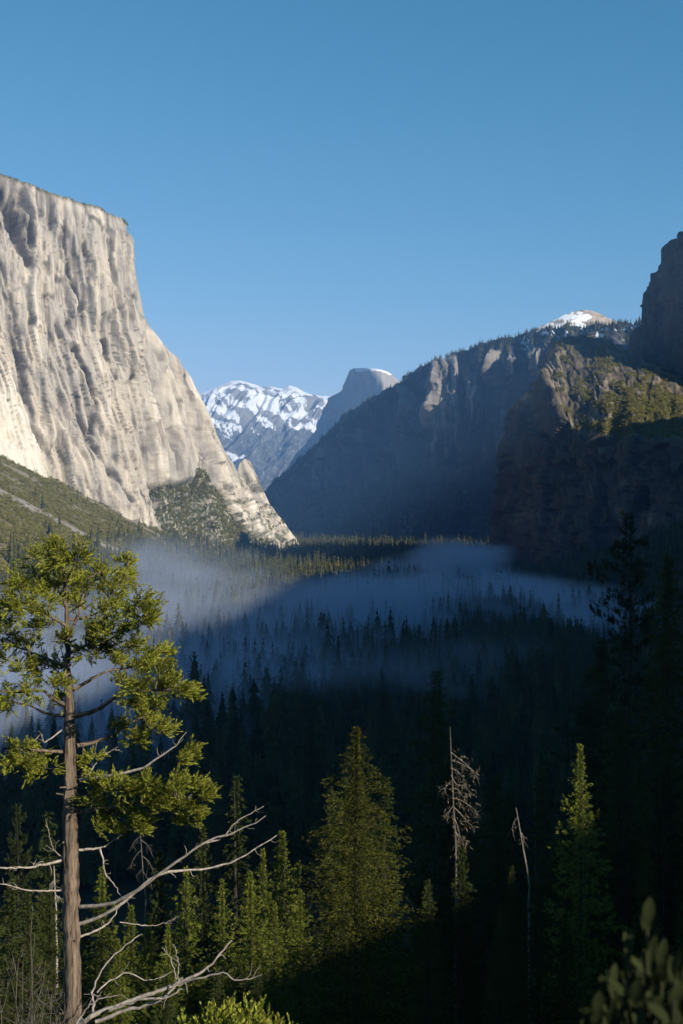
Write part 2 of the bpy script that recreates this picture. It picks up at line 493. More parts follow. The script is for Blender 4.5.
e_cracks = [([(70, 263), (76, 285), (84, 309)], 2.2, -26), ([(75, 350), (88, 378), (97, 404), (93, 431)], 3.5, -34), ([(102, 340), (110, 358), (117, 378)], 2.5, -24),
            ([(0, 262), (12, 300), (20, 352), (30, 400)], 2.5, -20), ([(73, 404), (100, 452), (132, 504), (141, 531)], 2.6, -24), ([(14, 203), (22, 235), (30, 264)], 8, -62), ([(2, 190), (6, 205), (10, 222)], 7, -46), ([(24, 190), (30, 215), (34, 245)], 5, -40),
            ([(30, 215), (33, 240)], 4, -26), ([(48, 300), (50, 340), (52, 372)], 1.8, -18), ([(60, 230), (62, 262)], 2.0, -16), ([(45, 264), (46, 275)], 2.5, -18),
            ([(82, 244), (86, 268), (90, 290)], 1.8, -15), ([(58, 410), (72, 455), (96, 505)], 2.0, -16), ([(108, 240), (110, 275), (118, 320)], 1.6, -12), ([(122, 240), (124, 280), (128, 330)], 2.2, -16),
            ([(150, 420), (158, 470), (164, 520)], 2.0, -14), ([(170, 430), (176, 470)], 2.4, -14), ([(188, 440), (192, 470)], 2.0, -14), ([(205, 450), (215, 478)], 2.6, -16),
            ([(128, 430), (140, 480), (152, 540)], 1.8, -14), ([(40, 186), (44, 214)], 2, -14), ([(112, 390), (118, 430), (124, 470)], 1.8, -14), ([(0, 225), (6, 250)], 3, -18)]
def el_disp(W, px, py, nrm):
    z = W[..., 2]
    base = px[:, px.shape[1] // 2][:, None] * 2.7 + 0 * px     # flow lines of the wall run down the grid columns
    low = np.clip(py - 330, 0, 400) * (1 - sstep(120, 220, px)) * 0.55
    q = base - low + 16 * fbm(base / 140, z / 200, 0.3, 4, 41)
    big = fbm(q / 170, z / 700, 0.1, 3, 1)
    seam = fbm(q / 75, z / 520, 0.5, 3, 2); seam2 = fbm(q / 31, z / 240, 1.5, 3, 4)
    ln = sstep(0.055, 0.0, np.abs(seam)); ln2 = sstep(0.07, 0.0, np.abs(seam2))          # long seams where panels meet
    saw = (q / 70 + 0.9 * fbm(q / 130, z / 260, 2, 3, 6)) % 1.0
    saw = np.where(saw < 0.86, saw / 0.86, (1 - saw) / 0.14)
    fine = fbm(q / 17, z / 100, 0.9, 4, 3, 0.6)
    blk = fbm(q / 26, z / 26, 0.4, 5, 12, 0.6)
    step = np.tanh(6 * seam)                                                             # panels stand in front of one another
    saw2 = (q / 27 + 0.9 * fbm(q / 60, z / 120, 6, 3, 7)) % 1.0
    saw2 = np.where(saw2 < 0.75, saw2 / 0.75, (1 - saw2) / 0.25)
    am = sstep(-0.25, 0.25, fbm(q / 120, z / 170, 3, 3, 8)); am2 = sstep(-0.2, 0.3, fbm(q / 70, z / 90, 1, 3, 9))
    qw = q + 9 * fbm(q / 40, z / 60, 3, 4, 21); zw = z + 14 * fbm(q / 30, z / 50, 6, 4, 22)
    f1, e1 = facets(qw / 84, zw / 420, 31, .6); f2, e2 = facets(qw / 34 + 5, zw / 190, 32, .6); f3, e3 = facets(qw / 13, zw / 170, 33, .6); f4, e4 = facets(qw / 6.5, zw / 75, 34, .6)
    f1 = blur(blur(f1, 2, 0), 3, 1); f2 = blur(blur(f2, 1, 0), 2, 1)
    D = 22 * big + 8 * step + 20 * f1 + 12 * f2 + 8.5 * f3 + 4.6 * f4 + 16 * am * (0.5 - saw) + 6 * am2 * (0.5 - saw2) - 7 * ln + 2.5 * fine + 1.0 * blk
    wx = px + 3.5 * fbm(px / 9, py / 16, 0, 4, 74); wy = py + 5 * fbm(px / 12, py / 14, 5, 3, 75)
    ck = cracks_field(wx, wy, e_cracks)
    D += ck
    slab = 1 - sstep(-3, 3, px - np.interp(py, [350, 404, 486, 540], [-4, 23, 50, 66]))
    slab = slab * sstep(352, 366, py + 0.0 * px)
    D += 26 * slab - slab * 0.75 * (8 * step + 17 * f1 + 9.5 * f2 + 16 * am * (.5 - saw))
    apron = sstep(466, 492, py) * sstep(205, 240, px)
    D = D * (1 - 0.35 * apron) + apron * 14 * fbm(px / 7, py / 5, 1, 4, 55)
    gl = np.interp(py, [478, 486, 543, 560], [150, 157, 169, 172]); gr = np.interp(py, [474, 481, 498, 515, 532, 546], [206, 213, 229, 241, 256, 276])
    gully = sstep(-2, 2, px - gl + 3 * fbm(px / 9, py / 9, 1, 3, 81)) * sstep(3, -3, px - gr - 7 * fbm(px / 12, py / 9, 3, 4, 82)) * sstep(478, 488, py + 5 * fbm(px / 12, py / 30, 3, 4, 83))
    D -= gully * 26 - gully * 8 * fbm(px / 8, py / 6, 2, 4, 84)
    edge = sstep(0, 26, py - np.interp(px, [p[0] for p in ecols_top], [p[1] for p in ecols_top]))
    D = D * (0.25 + 0.75 * edge)
    tone = 0.48 + 0.62 * fbm(q / 110, z / 380, 4, 4, 14) + 0.8 * fbm(q / 13, z / 190, 1, 5, 15, .6) + 0.09 * f1 + 0.08 * f2 + 0.06 * f3
    tone = tone + 0.30 * slab - 0.14 * sstep(300, 200, py) - 0.10 * sstep(60, 0, px) * (1 - slab) + 0.20 * apron
    stain_shade = np.clip(sstep(0.12, 0.5, fbm(q / 13, z / 330, 7, 4, 17)) * 0.75 * (1 - 0.8 * slab), 0, 1)
    stain_shade = np.maximum(stain_shade, np.clip(-ck / 34, 0, 1) * 0.8)  # shade of cracks and recesses painted into the rock colour
    brk = sstep(-0.1, 0.25, fbm(q / 40, z / 90, 8, 4, 19))
    stain_shade = np.maximum(stain_shade, (0.8 * ln + 0.5 * ln2) * brk * (1 - 0.7 * slab))
    stain_shade = np.maximum(stain_shade, (1.0 * sstep(0.075, 0.015, e1) + 0.8 * sstep(0.10, 0.02, e2)) * sstep(-0.05, 0.2, fbm(q / 50, z / 120, 5, 3, 23)) * (1 - 0.7 * slab))
    stain_shade = np.maximum(stain_shade, 0.55 * sstep(0.1, 0.4, fbm(q / 60, z / 240, 3, 4, 20)) * sstep(330, 240, py))
    veg = apron * sstep(0.02, 0.22, fbm(px / 10, py / 7, 3, 4, 61)) * 0.9
    veg = np.maximum(veg, gully * (0.55 + 0.45 * sstep(-0.25, 0.0, fbm(px / 14, py / 7, 6, 4, 85))))
    stain_shade = stain_shade * (1 - gully)
    veg = np.maximum(veg, 0.8 * (1 - sstep(0, 5, py - np.interp(px, [p[0] for p in ecols_top], [p[1] for p in ecols_top]))) * sstep(140, 100, px))
    veg = np.maximum(veg, 0.7 * sstep(0.18, 0.4, fbm(px / 9, py / 14, 2, 3, 62)) * sstep(150, 190, px) * sstep(380, 430, py))
    return D, dict(tone=tone, stain_shade=stain_shade, veg=veg)
m_el = rock_mat('pale_granite', (0.20, 0.175, 0.145), (0.46, 0.40, 0.32), (0.63, 0.575, 0.49), fine=0.045, bump=0.8, bumpdist=4.0, stain_shade=(0.12, 0.105, 0.09))
massif('cliff', ecols, 560, 520, el_disp, m_el, 'tall pale granite cliff in full sun above the left side of the valley', smooth_cols=4)

# ---- the dark forested ridge that closes the valley
def ridge_depth(px):
    k = (np.asarray(px, float) - CX) / F
    t = (k * 8600 + 424) / (0.36 + 0.93 * k)
    return 8600 - 0.93 * t
rt = [(240, 512, 2), (255, 500, 3), (265, 491, 3), (275, 481, 4), (300, 458, 5), (330, 430, 8), (347, 414, 18), (365, 400, 25), (385, 388, 32), (400, 380, 36), (420, 366, 36), (440, 356, 28),
      (460, 349, 26), (480, 342, 24), (500, 337, 22), (520, 331, 22), (540, 327, 22), (560, 325, 20), (580, 325, 20), (600, 323, 20), (620, 320, 20), (640, 318, 20), (680, 316, 20), (760, 310, 20)]
rcols = []
rt = [(x, y + (2.5 if x > 380 else 1), bnd) for x, y, bnd in rt]
for x, y, bnd in rt:
    d = float(ridge_depth(x + 4))
    rcols.append([(x, y, d + 60 + bnd * 14), (x + 2, y + bnd, d + 90), (x + 5, y + bnd + (565 - y - bnd) * 0.5, d - 20), (x + 9, 566, d - 160)])
pillars = [(433, 459, 352, 470, 1.0), (463, 480, 362, 440, 0.8), (496, 504, 350, 390, 0.35), (407, 416, 392, 430, 0.35), (512, 522, 352, 400, 0.5), (536, 546, 345, 390, 0.5)]
def ridge_mod(G):
    px, py, d = G[..., 0], G[..., 1], G[..., 2]
    for a, b_, y0, y1, s in pillars:
        aa = a + (py - 400) * 0.06; bb = b_ + (py - 400) * 0.10
        wn = sstep(-1.5, 1.5, px - aa) * (1 - sstep(-1.0, 4.0, px - bb)) * sstep(y0, y0 + 14, py) * (1 - sstep(y1 - 45, y1, py))
        target = ridge_depth(bb + 3) + (ridge_depth(px) - ridge_depth(bb + 3)) * 0.12 - 240
        d = d + wn * s * (np.minimum(target, d) - d)
    G[..., 2] = d
    return G
def ridge_disp(W, px, py, nrm):
    s = px * 6.0; z = W[..., 2]
    s = s + 0.35 * z * sstep(480, 300, px) + 40 * fbm(s / 160, z / 160, 3, 3, 111)
    sw = (s / 150 + 0.8 * fbm(s / 240, z / 300, 1, 3, 112)) % 1.0; sw2 = (s / 52 + 0.8 * fbm(s / 90, z / 140, 4, 3, 113)) % 1.0
    D = 60 * fbm(s / 300, z / 900, 0.2, 4, 101) + 30 * fbm(s / 80, z / 260, 0.4, 4, 102, 0.55, True) + 14 * fbm(s / 26, z / 50, 1, 5, 103, .6) + 80 * (sw - 0.5) * sstep(-.2, .2, fbm(s / 200, z / 260, 7, 2, 114)) + 36 * (sw2 - 0.5)
    topy = np.interp(px, [p[0] for p in rt], [p[1] for p in rt]); bnd = np.interp(px, [p[0] for p in rt], [p[2] for p in rt])
    g1, _e = facets(s / 120, z / 330, 41); g2, _e = facets(s / 46, z / 110, 42); g3, _e = facets(s / 18, z / 40, 43)
    D += 34 * g1 + 20 * g2 + 9 * g3
    D = D * (0.2 + 0.8 * sstep(0, 30, py - topy))
    tone = 0.10 * g1 + 0.12 * g2 + 0.08 * g3 + 0.42 + 0.7 * fbm(s / 70, z / 300, 3, 5, 104, .6)
    upper = 1 - sstep(0.8, 1.3, (py - topy) / np.maximum(bnd, 1))
    pl = np.zeros(px.shape)
    for a, b_, y0, y1, _s in pillars:
        pl = np.maximum(pl, sstep(a - 3, a, px) * (1 - sstep(b_, b_ + 6, px)) * sstep(y0, y0 + 8, py) * (1 - sstep(y1 - 40, y1, py)))
    veg = np.clip(0.1 + 0.45 * upper + sstep(460, 520, py) + 0.7 * sstep(0, 0.3, fbm(s / 90, z / 120, 5, 4, 105)), 0, 1) * (1 - 0.9 * pl)
    snow = sstep(485, 525, px) * (1 - sstep(14, 34, py - topy)) * (0.42 + 0.8 * fbm(px / 14, py / 4, 8, 3, 106))
    tone = tone + 0.42 * pl  # pillars painted lighter so they look more sunlit
    return D, dict(tone=tone, stain_shade=0.3 * sstep(0.1, 0.5, fbm(s / 30, z / 400, 9, 3, 107)), veg=veg, snow=snow)
m_ridge = rock_mat('ridge_granite', (0.022, 0.024, 0.026), (0.085, 0.086, 0.088), (0.25, 0.22, 0.185), veg=(0.022, 0.026, 0.013), fine=0.02, bump=0.6, bumpdist=8.0, snow=(0.75, 0.77, 0.8))
massif('ridge', rcols, 520, 300, ridge_disp, m_ridge, 'long dark ridge with rock pillars closing the right of the valley', mod=ridge_mod, back=((200, -20), (700, -80), (1300, -300)))

# ---- snowy dome on top of that ridge
dcols = [[(x, y, 6300), (x, (y + 345) / 2, 6180), (x, 352, 6000)] for x, y in
         [(520, 338), (535, 329), (550, 322), (562, 316), (572, 312), (583, 310), (592, 310.5), (601, 314), (609, 318), (620, 323), (640, 332)]]
def dome_disp(W, px, py, nrm):
    D = 10 * fbm(px / 14, py / 6, 0, 4, 201)
    return D * sstep(0, 8, py - 309), dict(tone=0.6 + 0.4 * fbm(px / 9, py / 4, 2, 3, 202), stain_shade=0 * px, veg=0.6 * sstep(0.1, 0.3, fbm(px / 8, py / 4, 1, 3, 204)),
                        snow=0.56 + 0.8 * fbm(px / 12, py / 5, 3, 3, 203) - 0.35 * sstep(580, 600, px))
m_dome = rock_mat('dome_granite', (0.2, 0.17, 0.14), (0.34, 0.28, 0.22), (0.45, 0.38, 0.30), veg=(0.03, 0.035, 0.02), fine=0.03, bump=0.4, bumpdist=5, snow=(0.78, 0.79, 0.82))
massif('snowy_dome', dcols, 120, 60, dome_disp, m_dome, 'small rounded dome with patches of snow on the ridge skyline', back=((200, -10), (500, -60), (800, -160)), floor=600)

# ---- the split dome far up the valley
hcols = []
for x, y, d, d1, d2 in [(225, 540, 14900, 14800, 14700), (245, 520, 14600, 14550, 14450), (262, 496, 14350, 14300, 14200), (285, 470, 14050, 14000, 13900), (300, 449, 13850, 13800, 13700), (312, 433, 13700, 13650, 13560), (318, 424, 13600, 13540, 13460), (323, 411, 13530, 13470, 13390), (328, 399.5, 13460, 13400, 13320), (333, 396.5, 13390, 13330, 13250), (338, 393.5, 13320, 13260, 13180), (343, 388.5, 13250, 13180, 13090), (346.5, 379, 13190, 13120, 13030), (349.5, 370.5, 13130, 13060, 12970), (353, 368.4, 13040, 12990, 12900), (360, 368.0, 12900, 12900, 12820), (366, 368, 12760, 12810, 12740),
                (370, 368.4, 12720, 12750, 12680), (376, 368.8, 12700, 12660, 12590), (381, 369.6, 12700, 12600, 12510), (387, 371.4, 12710, 12590, 12460), (393, 375, 12730, 12600, 12450), (400, 382, 12770, 12630, 12460), (411, 391, 12840, 12700, 12500), (440, 415, 12950, 12800, 12600)]:
    hcols.append([(x, y, d + 40), (x + 3, y + (545 - y) * 0.13, d1), (x + 5, y + (545 - y) * 0.42, d2), (x + 8, 548, d2 - 150)])
def hd_disp(W, px, py, nrm):
    s = px * 9.0; z = W[..., 2]
    D = 14 * facets(s / 110, z / 300, 71)[0] + 10 * facets(s / 40, z / 120, 72)[0] + 30 * fbm(s / 260, z / 700, 0.2, 4, 301) + 18 * fbm(s / 80, z / 260, 0.4, 4, 302)
    D = D * sstep(0, 40, py - 368)
    face = sstep(340, 346, px) * sstep(378, 372, px) * (1 - sstep(400, 440, py))
    tone = 0.5 + 0.3 * fbm(s / 60, z / 500, 3, 4, 304) + 0.15 * face
    snow = (0.75 + 0.5 * fbm(px / 5, py / 3, 1, 3, 309)) * (1 - sstep(1.0, 5.5, py - np.interp(px, [340, 353, 368, 381, 394, 400], [377, 370, 368, 368.6, 374, 381])) ) * sstep(352, 358, px) * (1 - sstep(388, 398, px)) + 0.55 * sstep(395, 415, py) * fbm(px / 16, py / 7, 3, 4, 303) * (1 - face)
    return D, dict(tone=tone, stain_shade=0.3 * sstep(0.1, .4, fbm(s / 25, z / 500, 5, 3, 305)), veg=(0.55 * sstep(395, 470, py)) * (1 - face), snow=snow)
m_hd = rock_mat('far_granite', (0.17, 0.16, 0.15), (0.34, 0.30, 0.25), (0.50, 0.43, 0.34), veg=(0.035, 0.04, 0.025), fine=0.012, bump=0.5, bumpdist=14, snow=(0.78, 0.79, 0.82))
massif('split_dome', hcols, 300, 220, hd_disp, m_hd, 'distant half dome with a sheer shaded face and snowy top', back=((200, -20), (700, -200), (1300, -700)))

# ---- the snow-streaked mountain behind it
ct = [(130, 420), (160, 408), (190, 397), (205, 392), (213, 388.5), (222, 385), (232, 381.5), (240, 381), (247, 383), (255, 385), (262, 387.5), (270, 386.5), (277, 388.5), (283, 389), (289, 386), (296, 388),
      (303, 392), (312, 395), (322, 396.5), (330, 397), (340, 400), (360, 408), (400, 420)]
ccols = [[(x, y, 16600 + (x - 200) * 2), (x, y + 25, 16150 + (x - 200) * 2), (x, y + 60, 15800 + (x - 200) * 2), (x, 548, 15100 + (x - 200) * 2)] for x, y in ct]
def cr_disp(W, px, py, nrm):
    u = px + 0.9 * (py - 390)               # spurs fall to the left
    rid = fbm(u / 26, py / 60, 0.2, 5, 401, 0.55, True)
    D = 240 * (rid - 0.3) + 50 * fbm(px / 9, py / 7, 1, 4, 402)
    topy = np.interp(px, [p[0] for p in ct], [p[1] for p in ct])
    D = D * (0.08 + 0.92 * sstep(0, 16, py - topy))
    snow = 0.60 - 0.14 * sstep(398, 425, py) - 0.3 * sstep(425, 455, py) + 0.95 * fbm((px + 1.2 * (py - 390)) / 34, (py - 0.5 * px) / 13, 3, 4, 403)
    tone = 0.4 + 0.4 * fbm(px / 16, py / 9, 4, 3, 404)
    return D, dict(tone=tone, stain_shade=0 * px, veg=0.7 * sstep(412, 445, py), snow=snow)
m_cr = rock_mat('high_granite', (0.13, 0.13, 0.13), (0.24, 0.235, 0.225), (0.36, 0.34, 0.31), veg=(0.028, 0.034, 0.026), fine=0.01, bump=0.5, bumpdist=16, snow=(0.66, 0.68, 0.72))
massif('mountain', ccols, 320, 220, cr_disp, m_cr, 'far mountain streaked with snow at the head of the valley', back=((300, -60), (900, -300), (1500, -800)))

# ---- the dark rock on the right with a sunlit sloping top
kcols = [[(540, 400, 3900), (540, 410, 3850), (520, 490, 3820), (505, 600, 3800)],
         [(512, 404, 3440), (509, 411, 3420), (497, 480, 3390), (481, 600, 3350)],
         [(521, 396, 3395), (518, 406, 3360), (507, 480, 3300), (492, 600, 3260)],
         [(531, 389, 3360), (530, 400, 3300), (520, 480, 3220), (505, 605, 3180)],
         [(538, 374, 3345), (540, 386, 3230), (530, 480, 3130), (517, 610, 3090)],
         [(543, 357, 3330), (547, 374, 3150), (541, 482, 3040), (532, 615, 3000)],
         [(552, 344, 3310), (558, 402, 3010), (556, 490, 2930), (550, 625, 2890)],
         [(562, 338, 3295), (573, 430, 2890), (575, 500, 2820), (575, 630, 2770)],
         [(580, 334, 3285), (592, 444, 2790), (595, 510, 2730), (598, 640, 2680)],
         [(600, 337, 3265), (606, 436, 2735), (611, 510, 2680), (616, 640, 2630)],
         [(615, 343, 3225), (617, 441, 2690), (625, 520, 2600), (632, 640, 2550)],
         [(632, 353, 3175), (632, 437, 2620), (642, 515, 2560), (650, 640, 2500)],
         [(660, 368, 3085), (662, 443, 2520), (668, 515, 2470), (675, 640, 2420)],
         [(690, 382, 3005), (690, 438, 2430), (695, 515, 2390), (700, 640, 2340)],
         [(780, 410, 2850), (775, 440, 2250), (775, 515, 2200), (775, 640, 2150)]]
kedge = [(509, 411), (530, 400), (547, 374), (558, 402), (573, 430), (592, 444), (606, 436), (617, 441), (632, 437), (662, 443), (690, 438), (775, 440)]
def cat_mod(G):
    ey = np.interp(G[..., 0], [e_[0] for e_ in kedge], [e_[1] for e_ in kedge])
    wn = np.exp(-((G[..., 1] - ey) / 22) ** 2) * sstep(545, 565, G[..., 0])
    G[..., 1] += wn * (9 * fbm(G[..., 0] / 13, 0.5, 0.2, 4, 511, .6) + 3 * fbm(G[..., 0] / 4, G[..., 1] / 9, .2, 3, 512))
    return G
def cat_disp(W, px, py, nrm):
    s = (px - 480) * 2.1; z = W[..., 2]
    D = 30 * fbm(s / 110, z / 300, 0.2, 4, 501) + 16 * fbm(s / 45, z / 130, 0.4, 5, 502, 0.6, True) + 11 * fbm(s / 14, z / 24, 1, 5, 503, 0.6)
    g1, _e = facets(s / 60, z / 120, 51); g2, _e = facets(s / 24, z / 44, 52); g3, _e = facets(s / 10, z / 15, 53)
    D += 14 * g1 + 8 * g2 + 4 * g3
    topy = np.interp(px, [512, 521, 531, 538, 543, 552, 562, 580, 600, 615, 632, 660, 690, 780], [404, 396, 389, 374, 357, 344, 338, 334, 337, 343, 353, 368, 382, 410])
    D = D * (0.25 + 0.75 * sstep(0, 14, py - topy))
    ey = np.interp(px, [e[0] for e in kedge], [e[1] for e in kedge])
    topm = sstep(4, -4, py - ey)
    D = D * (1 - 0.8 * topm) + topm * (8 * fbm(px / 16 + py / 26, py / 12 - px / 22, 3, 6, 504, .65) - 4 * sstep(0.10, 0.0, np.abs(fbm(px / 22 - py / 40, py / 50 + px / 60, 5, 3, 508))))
    tone = 0.38 + 0.45 * fbm(s / 50, z / 120, 3, 5, 505, .6) + 0.28 * topm + 0.08 * g1 + 0.10 * g2 + 0.08 * g3  # top painted lighter than the face, adding to its sun and shade
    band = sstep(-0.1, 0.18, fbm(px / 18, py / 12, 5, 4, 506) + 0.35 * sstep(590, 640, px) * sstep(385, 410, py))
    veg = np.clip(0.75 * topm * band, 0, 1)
    return D, dict(tone=tone, stain_shade=0.6 * (1 - topm) * sstep(0.0, .4, fbm(s / 16, z / 200, 6, 4, 507)), veg=veg)
m_cat = rock_mat('brown_granite', (0.035, 0.03, 0.023), (0.10, 0.08, 0.056), (0.27, 0.215, 0.145), veg=(0.075, 0.072, 0.022), fine=0.04, bump=0.9, bumpdist=5.0, stain_shade=(0.02, 0.018, 0.016))
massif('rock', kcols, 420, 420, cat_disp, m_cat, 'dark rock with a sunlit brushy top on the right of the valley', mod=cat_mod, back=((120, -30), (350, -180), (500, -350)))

scols = [[(670, 350, 3800), (650, 440, 3700), (650, 520, 3650)]]
for x, y, d in [(624, 352, 3420), (628, 342, 3400), (632, 333, 3380), (640, 318, 3350), (645, 303, 3330), (651, 288, 3310), (657, 278, 3290), (663, 273, 3270), (667, 264, 3250), (668, 250, 3240), (672, 240, 3220),
                (678, 234, 3190), (684, 231, 3160), (700, 225, 3090), (730, 218, 3000), (780, 214, 2880)]:
    scols.append([(x, y, d), (x - 3, (y + 440) / 2, d - 50), (x - 5, 520, d - 110)])
def sp_disp(W, px, py, nrm):
    s = (px - 620) * 2.6; z = W[..., 2]
    D = 26 * fbm(s / 70, z / 300, 0.2, 4, 601) + 14 * fbm(s / 24, z / 90, 0.4, 5, 602, 0.6, True) + 6 * fbm(s / 9, z / 20, 1, 4, 603)
    g1, _e = facets(s / 50, z / 160, 61); g2, _e = facets(s / 20, z / 50, 62); g3, _e = facets(s / 8, z / 16, 63)
    D += 18 * g1 + 9 * g2 + 5 * g3
    return D * 0.6, dict(tone=0.4 + 0.1 * g2 + 0.1 * g3 + 0.4 * fbm(s / 30, z / 150, 3, 4, 604), stain_shade=0.5 * sstep(0, .4, fbm(s / 10, z / 160, 6, 3, 605)), veg=0.4 * sstep(0.1, .3, fbm(s / 40, z / 50, 1, 3, 606)))
massif('rock_spire', scols, 200, 240, sp_disp, m_cat, 'tall shaded rock spire rising past the right edge of the view', back=((100, -60), (300, -250), (450, -450)))
HAZE_D = 3.7e-5
SMOKE_D = 0.022
SMOKE_C = (0.62, 0.72, 0.94, 1)
# centre, radii, edge softness, gain
SMOKE = [((185, 2500, -104), (150, 420, 62), 0.95, 1.0), ((150, 2350, -152), (260, 950, 78), 0.9, 1.1), ((270, 1750, -144), (170, 620, 66), 0.9, 1.2), ((50, 1550, -142), (290, 600, 78), 0.95, 0.7),
         ((-50, 1050, -142), (230, 430, 64), 0.95, 0.6), ((-270, 1350, -136), (220, 560, 90), 0.9, 0.28), ((-270, 2100, -108), (220, 650, 84), 0.95, 0.12),
         ((-190, 840, -140), (180, 320, 84), 0.9, 0.9)]
# ------------------------------------------------------------------ vegetation materials
m_cedar = leaf_mat('cedar_sprays', (0.07, 0.085, 0.014), (0.45, 0.46, 0.075), 0.3, 0.0)
m_fir = leaf_mat('fir_needles', (0.022, 0.034, 0.012), (0.075, 0.085, 0.022), 0.15, 0.45)
m_young = leaf_mat('young_fir_needles', (0.05, 0.066, 0.012), (0.22, 0.24, 0.04), 0.25, 0.2)
m_pine = leaf_mat('pine_needles', (0.014, 0.022, 0.010), (0.045, 0.058, 0.020), 0.12, 0.45)
m_far = leaf_mat('valley_forest_needles', (0.022, 0.03, 0.012), (0.13, 0.12, 0.042), 0.12, 0.0, use_tint=True)
m_scrub = leaf_mat('brush_leaves', (0.085, 0.082, 0.02), (0.28, 0.25, 0.072), 0.12, 0.0, use_tint=True)
m_dry = leaf_mat('dead_needles', (0.10, 0.075, 0.045), (0.26, 0.20, 0.13), 0.1, 0.1)
m_broad = leaf_mat('broad_leaves', (0.018, 0.024, 0.010), (0.05, 0.06, 0.024), 0.3, 0.0)
m_bark = bark_mat('red_bark', (0.022, 0.016, 0.012), (0.26, 0.195, 0.14), 7.0, (1, 1, 0.10), 1.0, 0.08)
m_firbark = bark_mat('grey_bark', (0.018, 0.015, 0.012), (0.06, 0.05, 0.04), 4.0, (1, 1, 0.2))
m_bleach = bark_mat('bleached_wood', (0.17, 0.145, 0.12), (0.46, 0.40, 0.335), 8.0, (1, 1, 0.4), 0.4, 0.01)
m_greenstem = bark_mat('green_stems', (0.02, 0.022, 0.01), (0.05, 0.05, 0.025), 20.0, (1, 1, .4), .2, .005)
m_snag = bark_mat('weathered_wood', (0.08, 0.07, 0.058), (0.23, 0.20, 0.16), 8.0, (1, 1, 0.4), 0.4, 0.01)
m_twig = bark_mat('dull_twigs', (0.05, 0.043, 0.035), (0.15, 0.13, 0.105), 8.0, (1, 1, 0.4), 0.3, 0.01)

# ------------------------------------------------------------------ conifers
def conifer_mesh(h, rad, base=0.08, nb=110, nl=90, leaf=0.55, lw=0.11, droop=0.35, lift=0.35, jag=0.35, power=0.8, seed=0, tuft=False):
    """Crown of a conifer of height h: whorled limbs carrying many needle sprays. Returns the builder."""
    r = np.random.default_rng(seed)
    t = base + (1 - base) * (np.arange(nb) + r.uniform(0, 1, nb)) / nb
    t = np.clip(t, base, 0.995)
    az = np.arange(nb) * 2.399 + r.uniform(-.5, .5, nb)
    prof = ((1 - t) / (1 - base)) ** power * np.clip((t - base + 0.12) / 0.2, 0.35, 1)
    lump = 1 + 0.25 * np.sin(3 * az + 9 * t) * jag / 0.35
    L = rad * prof * (1 - jag + 2 * jag * r.uniform(0, 1, nb)) * lump + 0.012 * h
    ele = np.radians(-12 + 55 * lift * t * 2 + r.uniform(-12, 12, nb))
    d = np.stack([np.cos(az) * np.cos(ele), np.sin(az) * np.cos(ele), np.sin(ele)], 1)
    start = np.stack([0 * t, 0 * t, t * h], 1)
    nc = max(4, nl // 13)                               # sprays along each limb
    ci = r.integers(0, nc, (nb, nl))
    s_c = np.take_along_axis(r.uniform(0.06, 1.0, (nb, nc)) ** 0.7, ci, 1); u_c = np.take_along_axis(r.normal(0, 1.0, (nb, nc)), ci, 1); w_c = np.take_along_axis(r.normal(0, 1.0, (nb, nc)), ci, 1)
    s = np.clip(s_c + r.normal(0, 0.038, (nb, nl)), 0.02, 1.06)
    lat = np.stack([-np.sin(az), np.cos(az), 0 * az], 1)
    u = u_c + r.normal(0, 0.2, (nb, nl)); wv = 1.6 * w_c + r.normal(0, 0.35, (nb, nl))
    width = 0.24 * np.sqrt(np.clip(1.08 - s, 0, 1)) + 0.05
    if tuft:
        s = np.clip(np.round(s * 5) / 5 + r.normal(0, 0.035, s.shape), 0.25, 1.02); width = width * 0.6
    pos = start[:, None] + d[:, None] * (L[:, None] * s)[..., None] + lat[:, None] * (L[:, None] * u * width)[..., None]
    pos[..., 2] += -droop * L[:, None] * s ** 2 * 0.55 + L[:, None] * 0.05 * wv - np.abs(u) * 0.03 * L[:, None]
    ld = d[:, None] * r.uniform(0.3, 1.2, (nb, nl, 1)) + lat[:, None] * (np.sign(u) * r.uniform(0.2, 1.0, (nb, nl)))[..., None]
    ld[..., 2] += r.normal(0.0, 0.35, (nb, nl)) - droop * s * 0.5 + (0.5 if tuft else 0)
    keep = r.uniform(0, 1, (nb, nl)) < np.clip(L / (rad * 0.55), 0.22, 1)[:, None]
    sc = r.uniform(0.6, 1.2, (nb, nl)) * np.clip(L / (rad * 0.3), 0.45, 1)[:, None]
    mb = MB()
    # foliage close around the stem hides the pole
    nk = int(nb * nl * 0.16); tk = base + (1 - base) * r.uniform(0, 1, nk); ak = r.uniform(0, 6.283, nk)
    Rk = rad * np.clip((1 - tk) / (1 - base), 0, 1) ** power * r.uniform(0.01, 0.24, nk) + 0.03
    pk = np.stack([np.cos(ak) * Rk, np.sin(ak) * Rk, tk * h], 1)
    leaves(mb, pk, np.stack([np.cos(ak + .6), np.sin(ak + .6), r.normal(0.1, .5, nk)], 1), leaf * r.uniform(.6, 1.2, nk), lw * r.uniform(.7, 1.3, nk), r)
    leaves(mb, pos[keep], ld[keep], (leaf * sc)[keep], (lw * sc)[keep] * (1.0), r)
    return mb

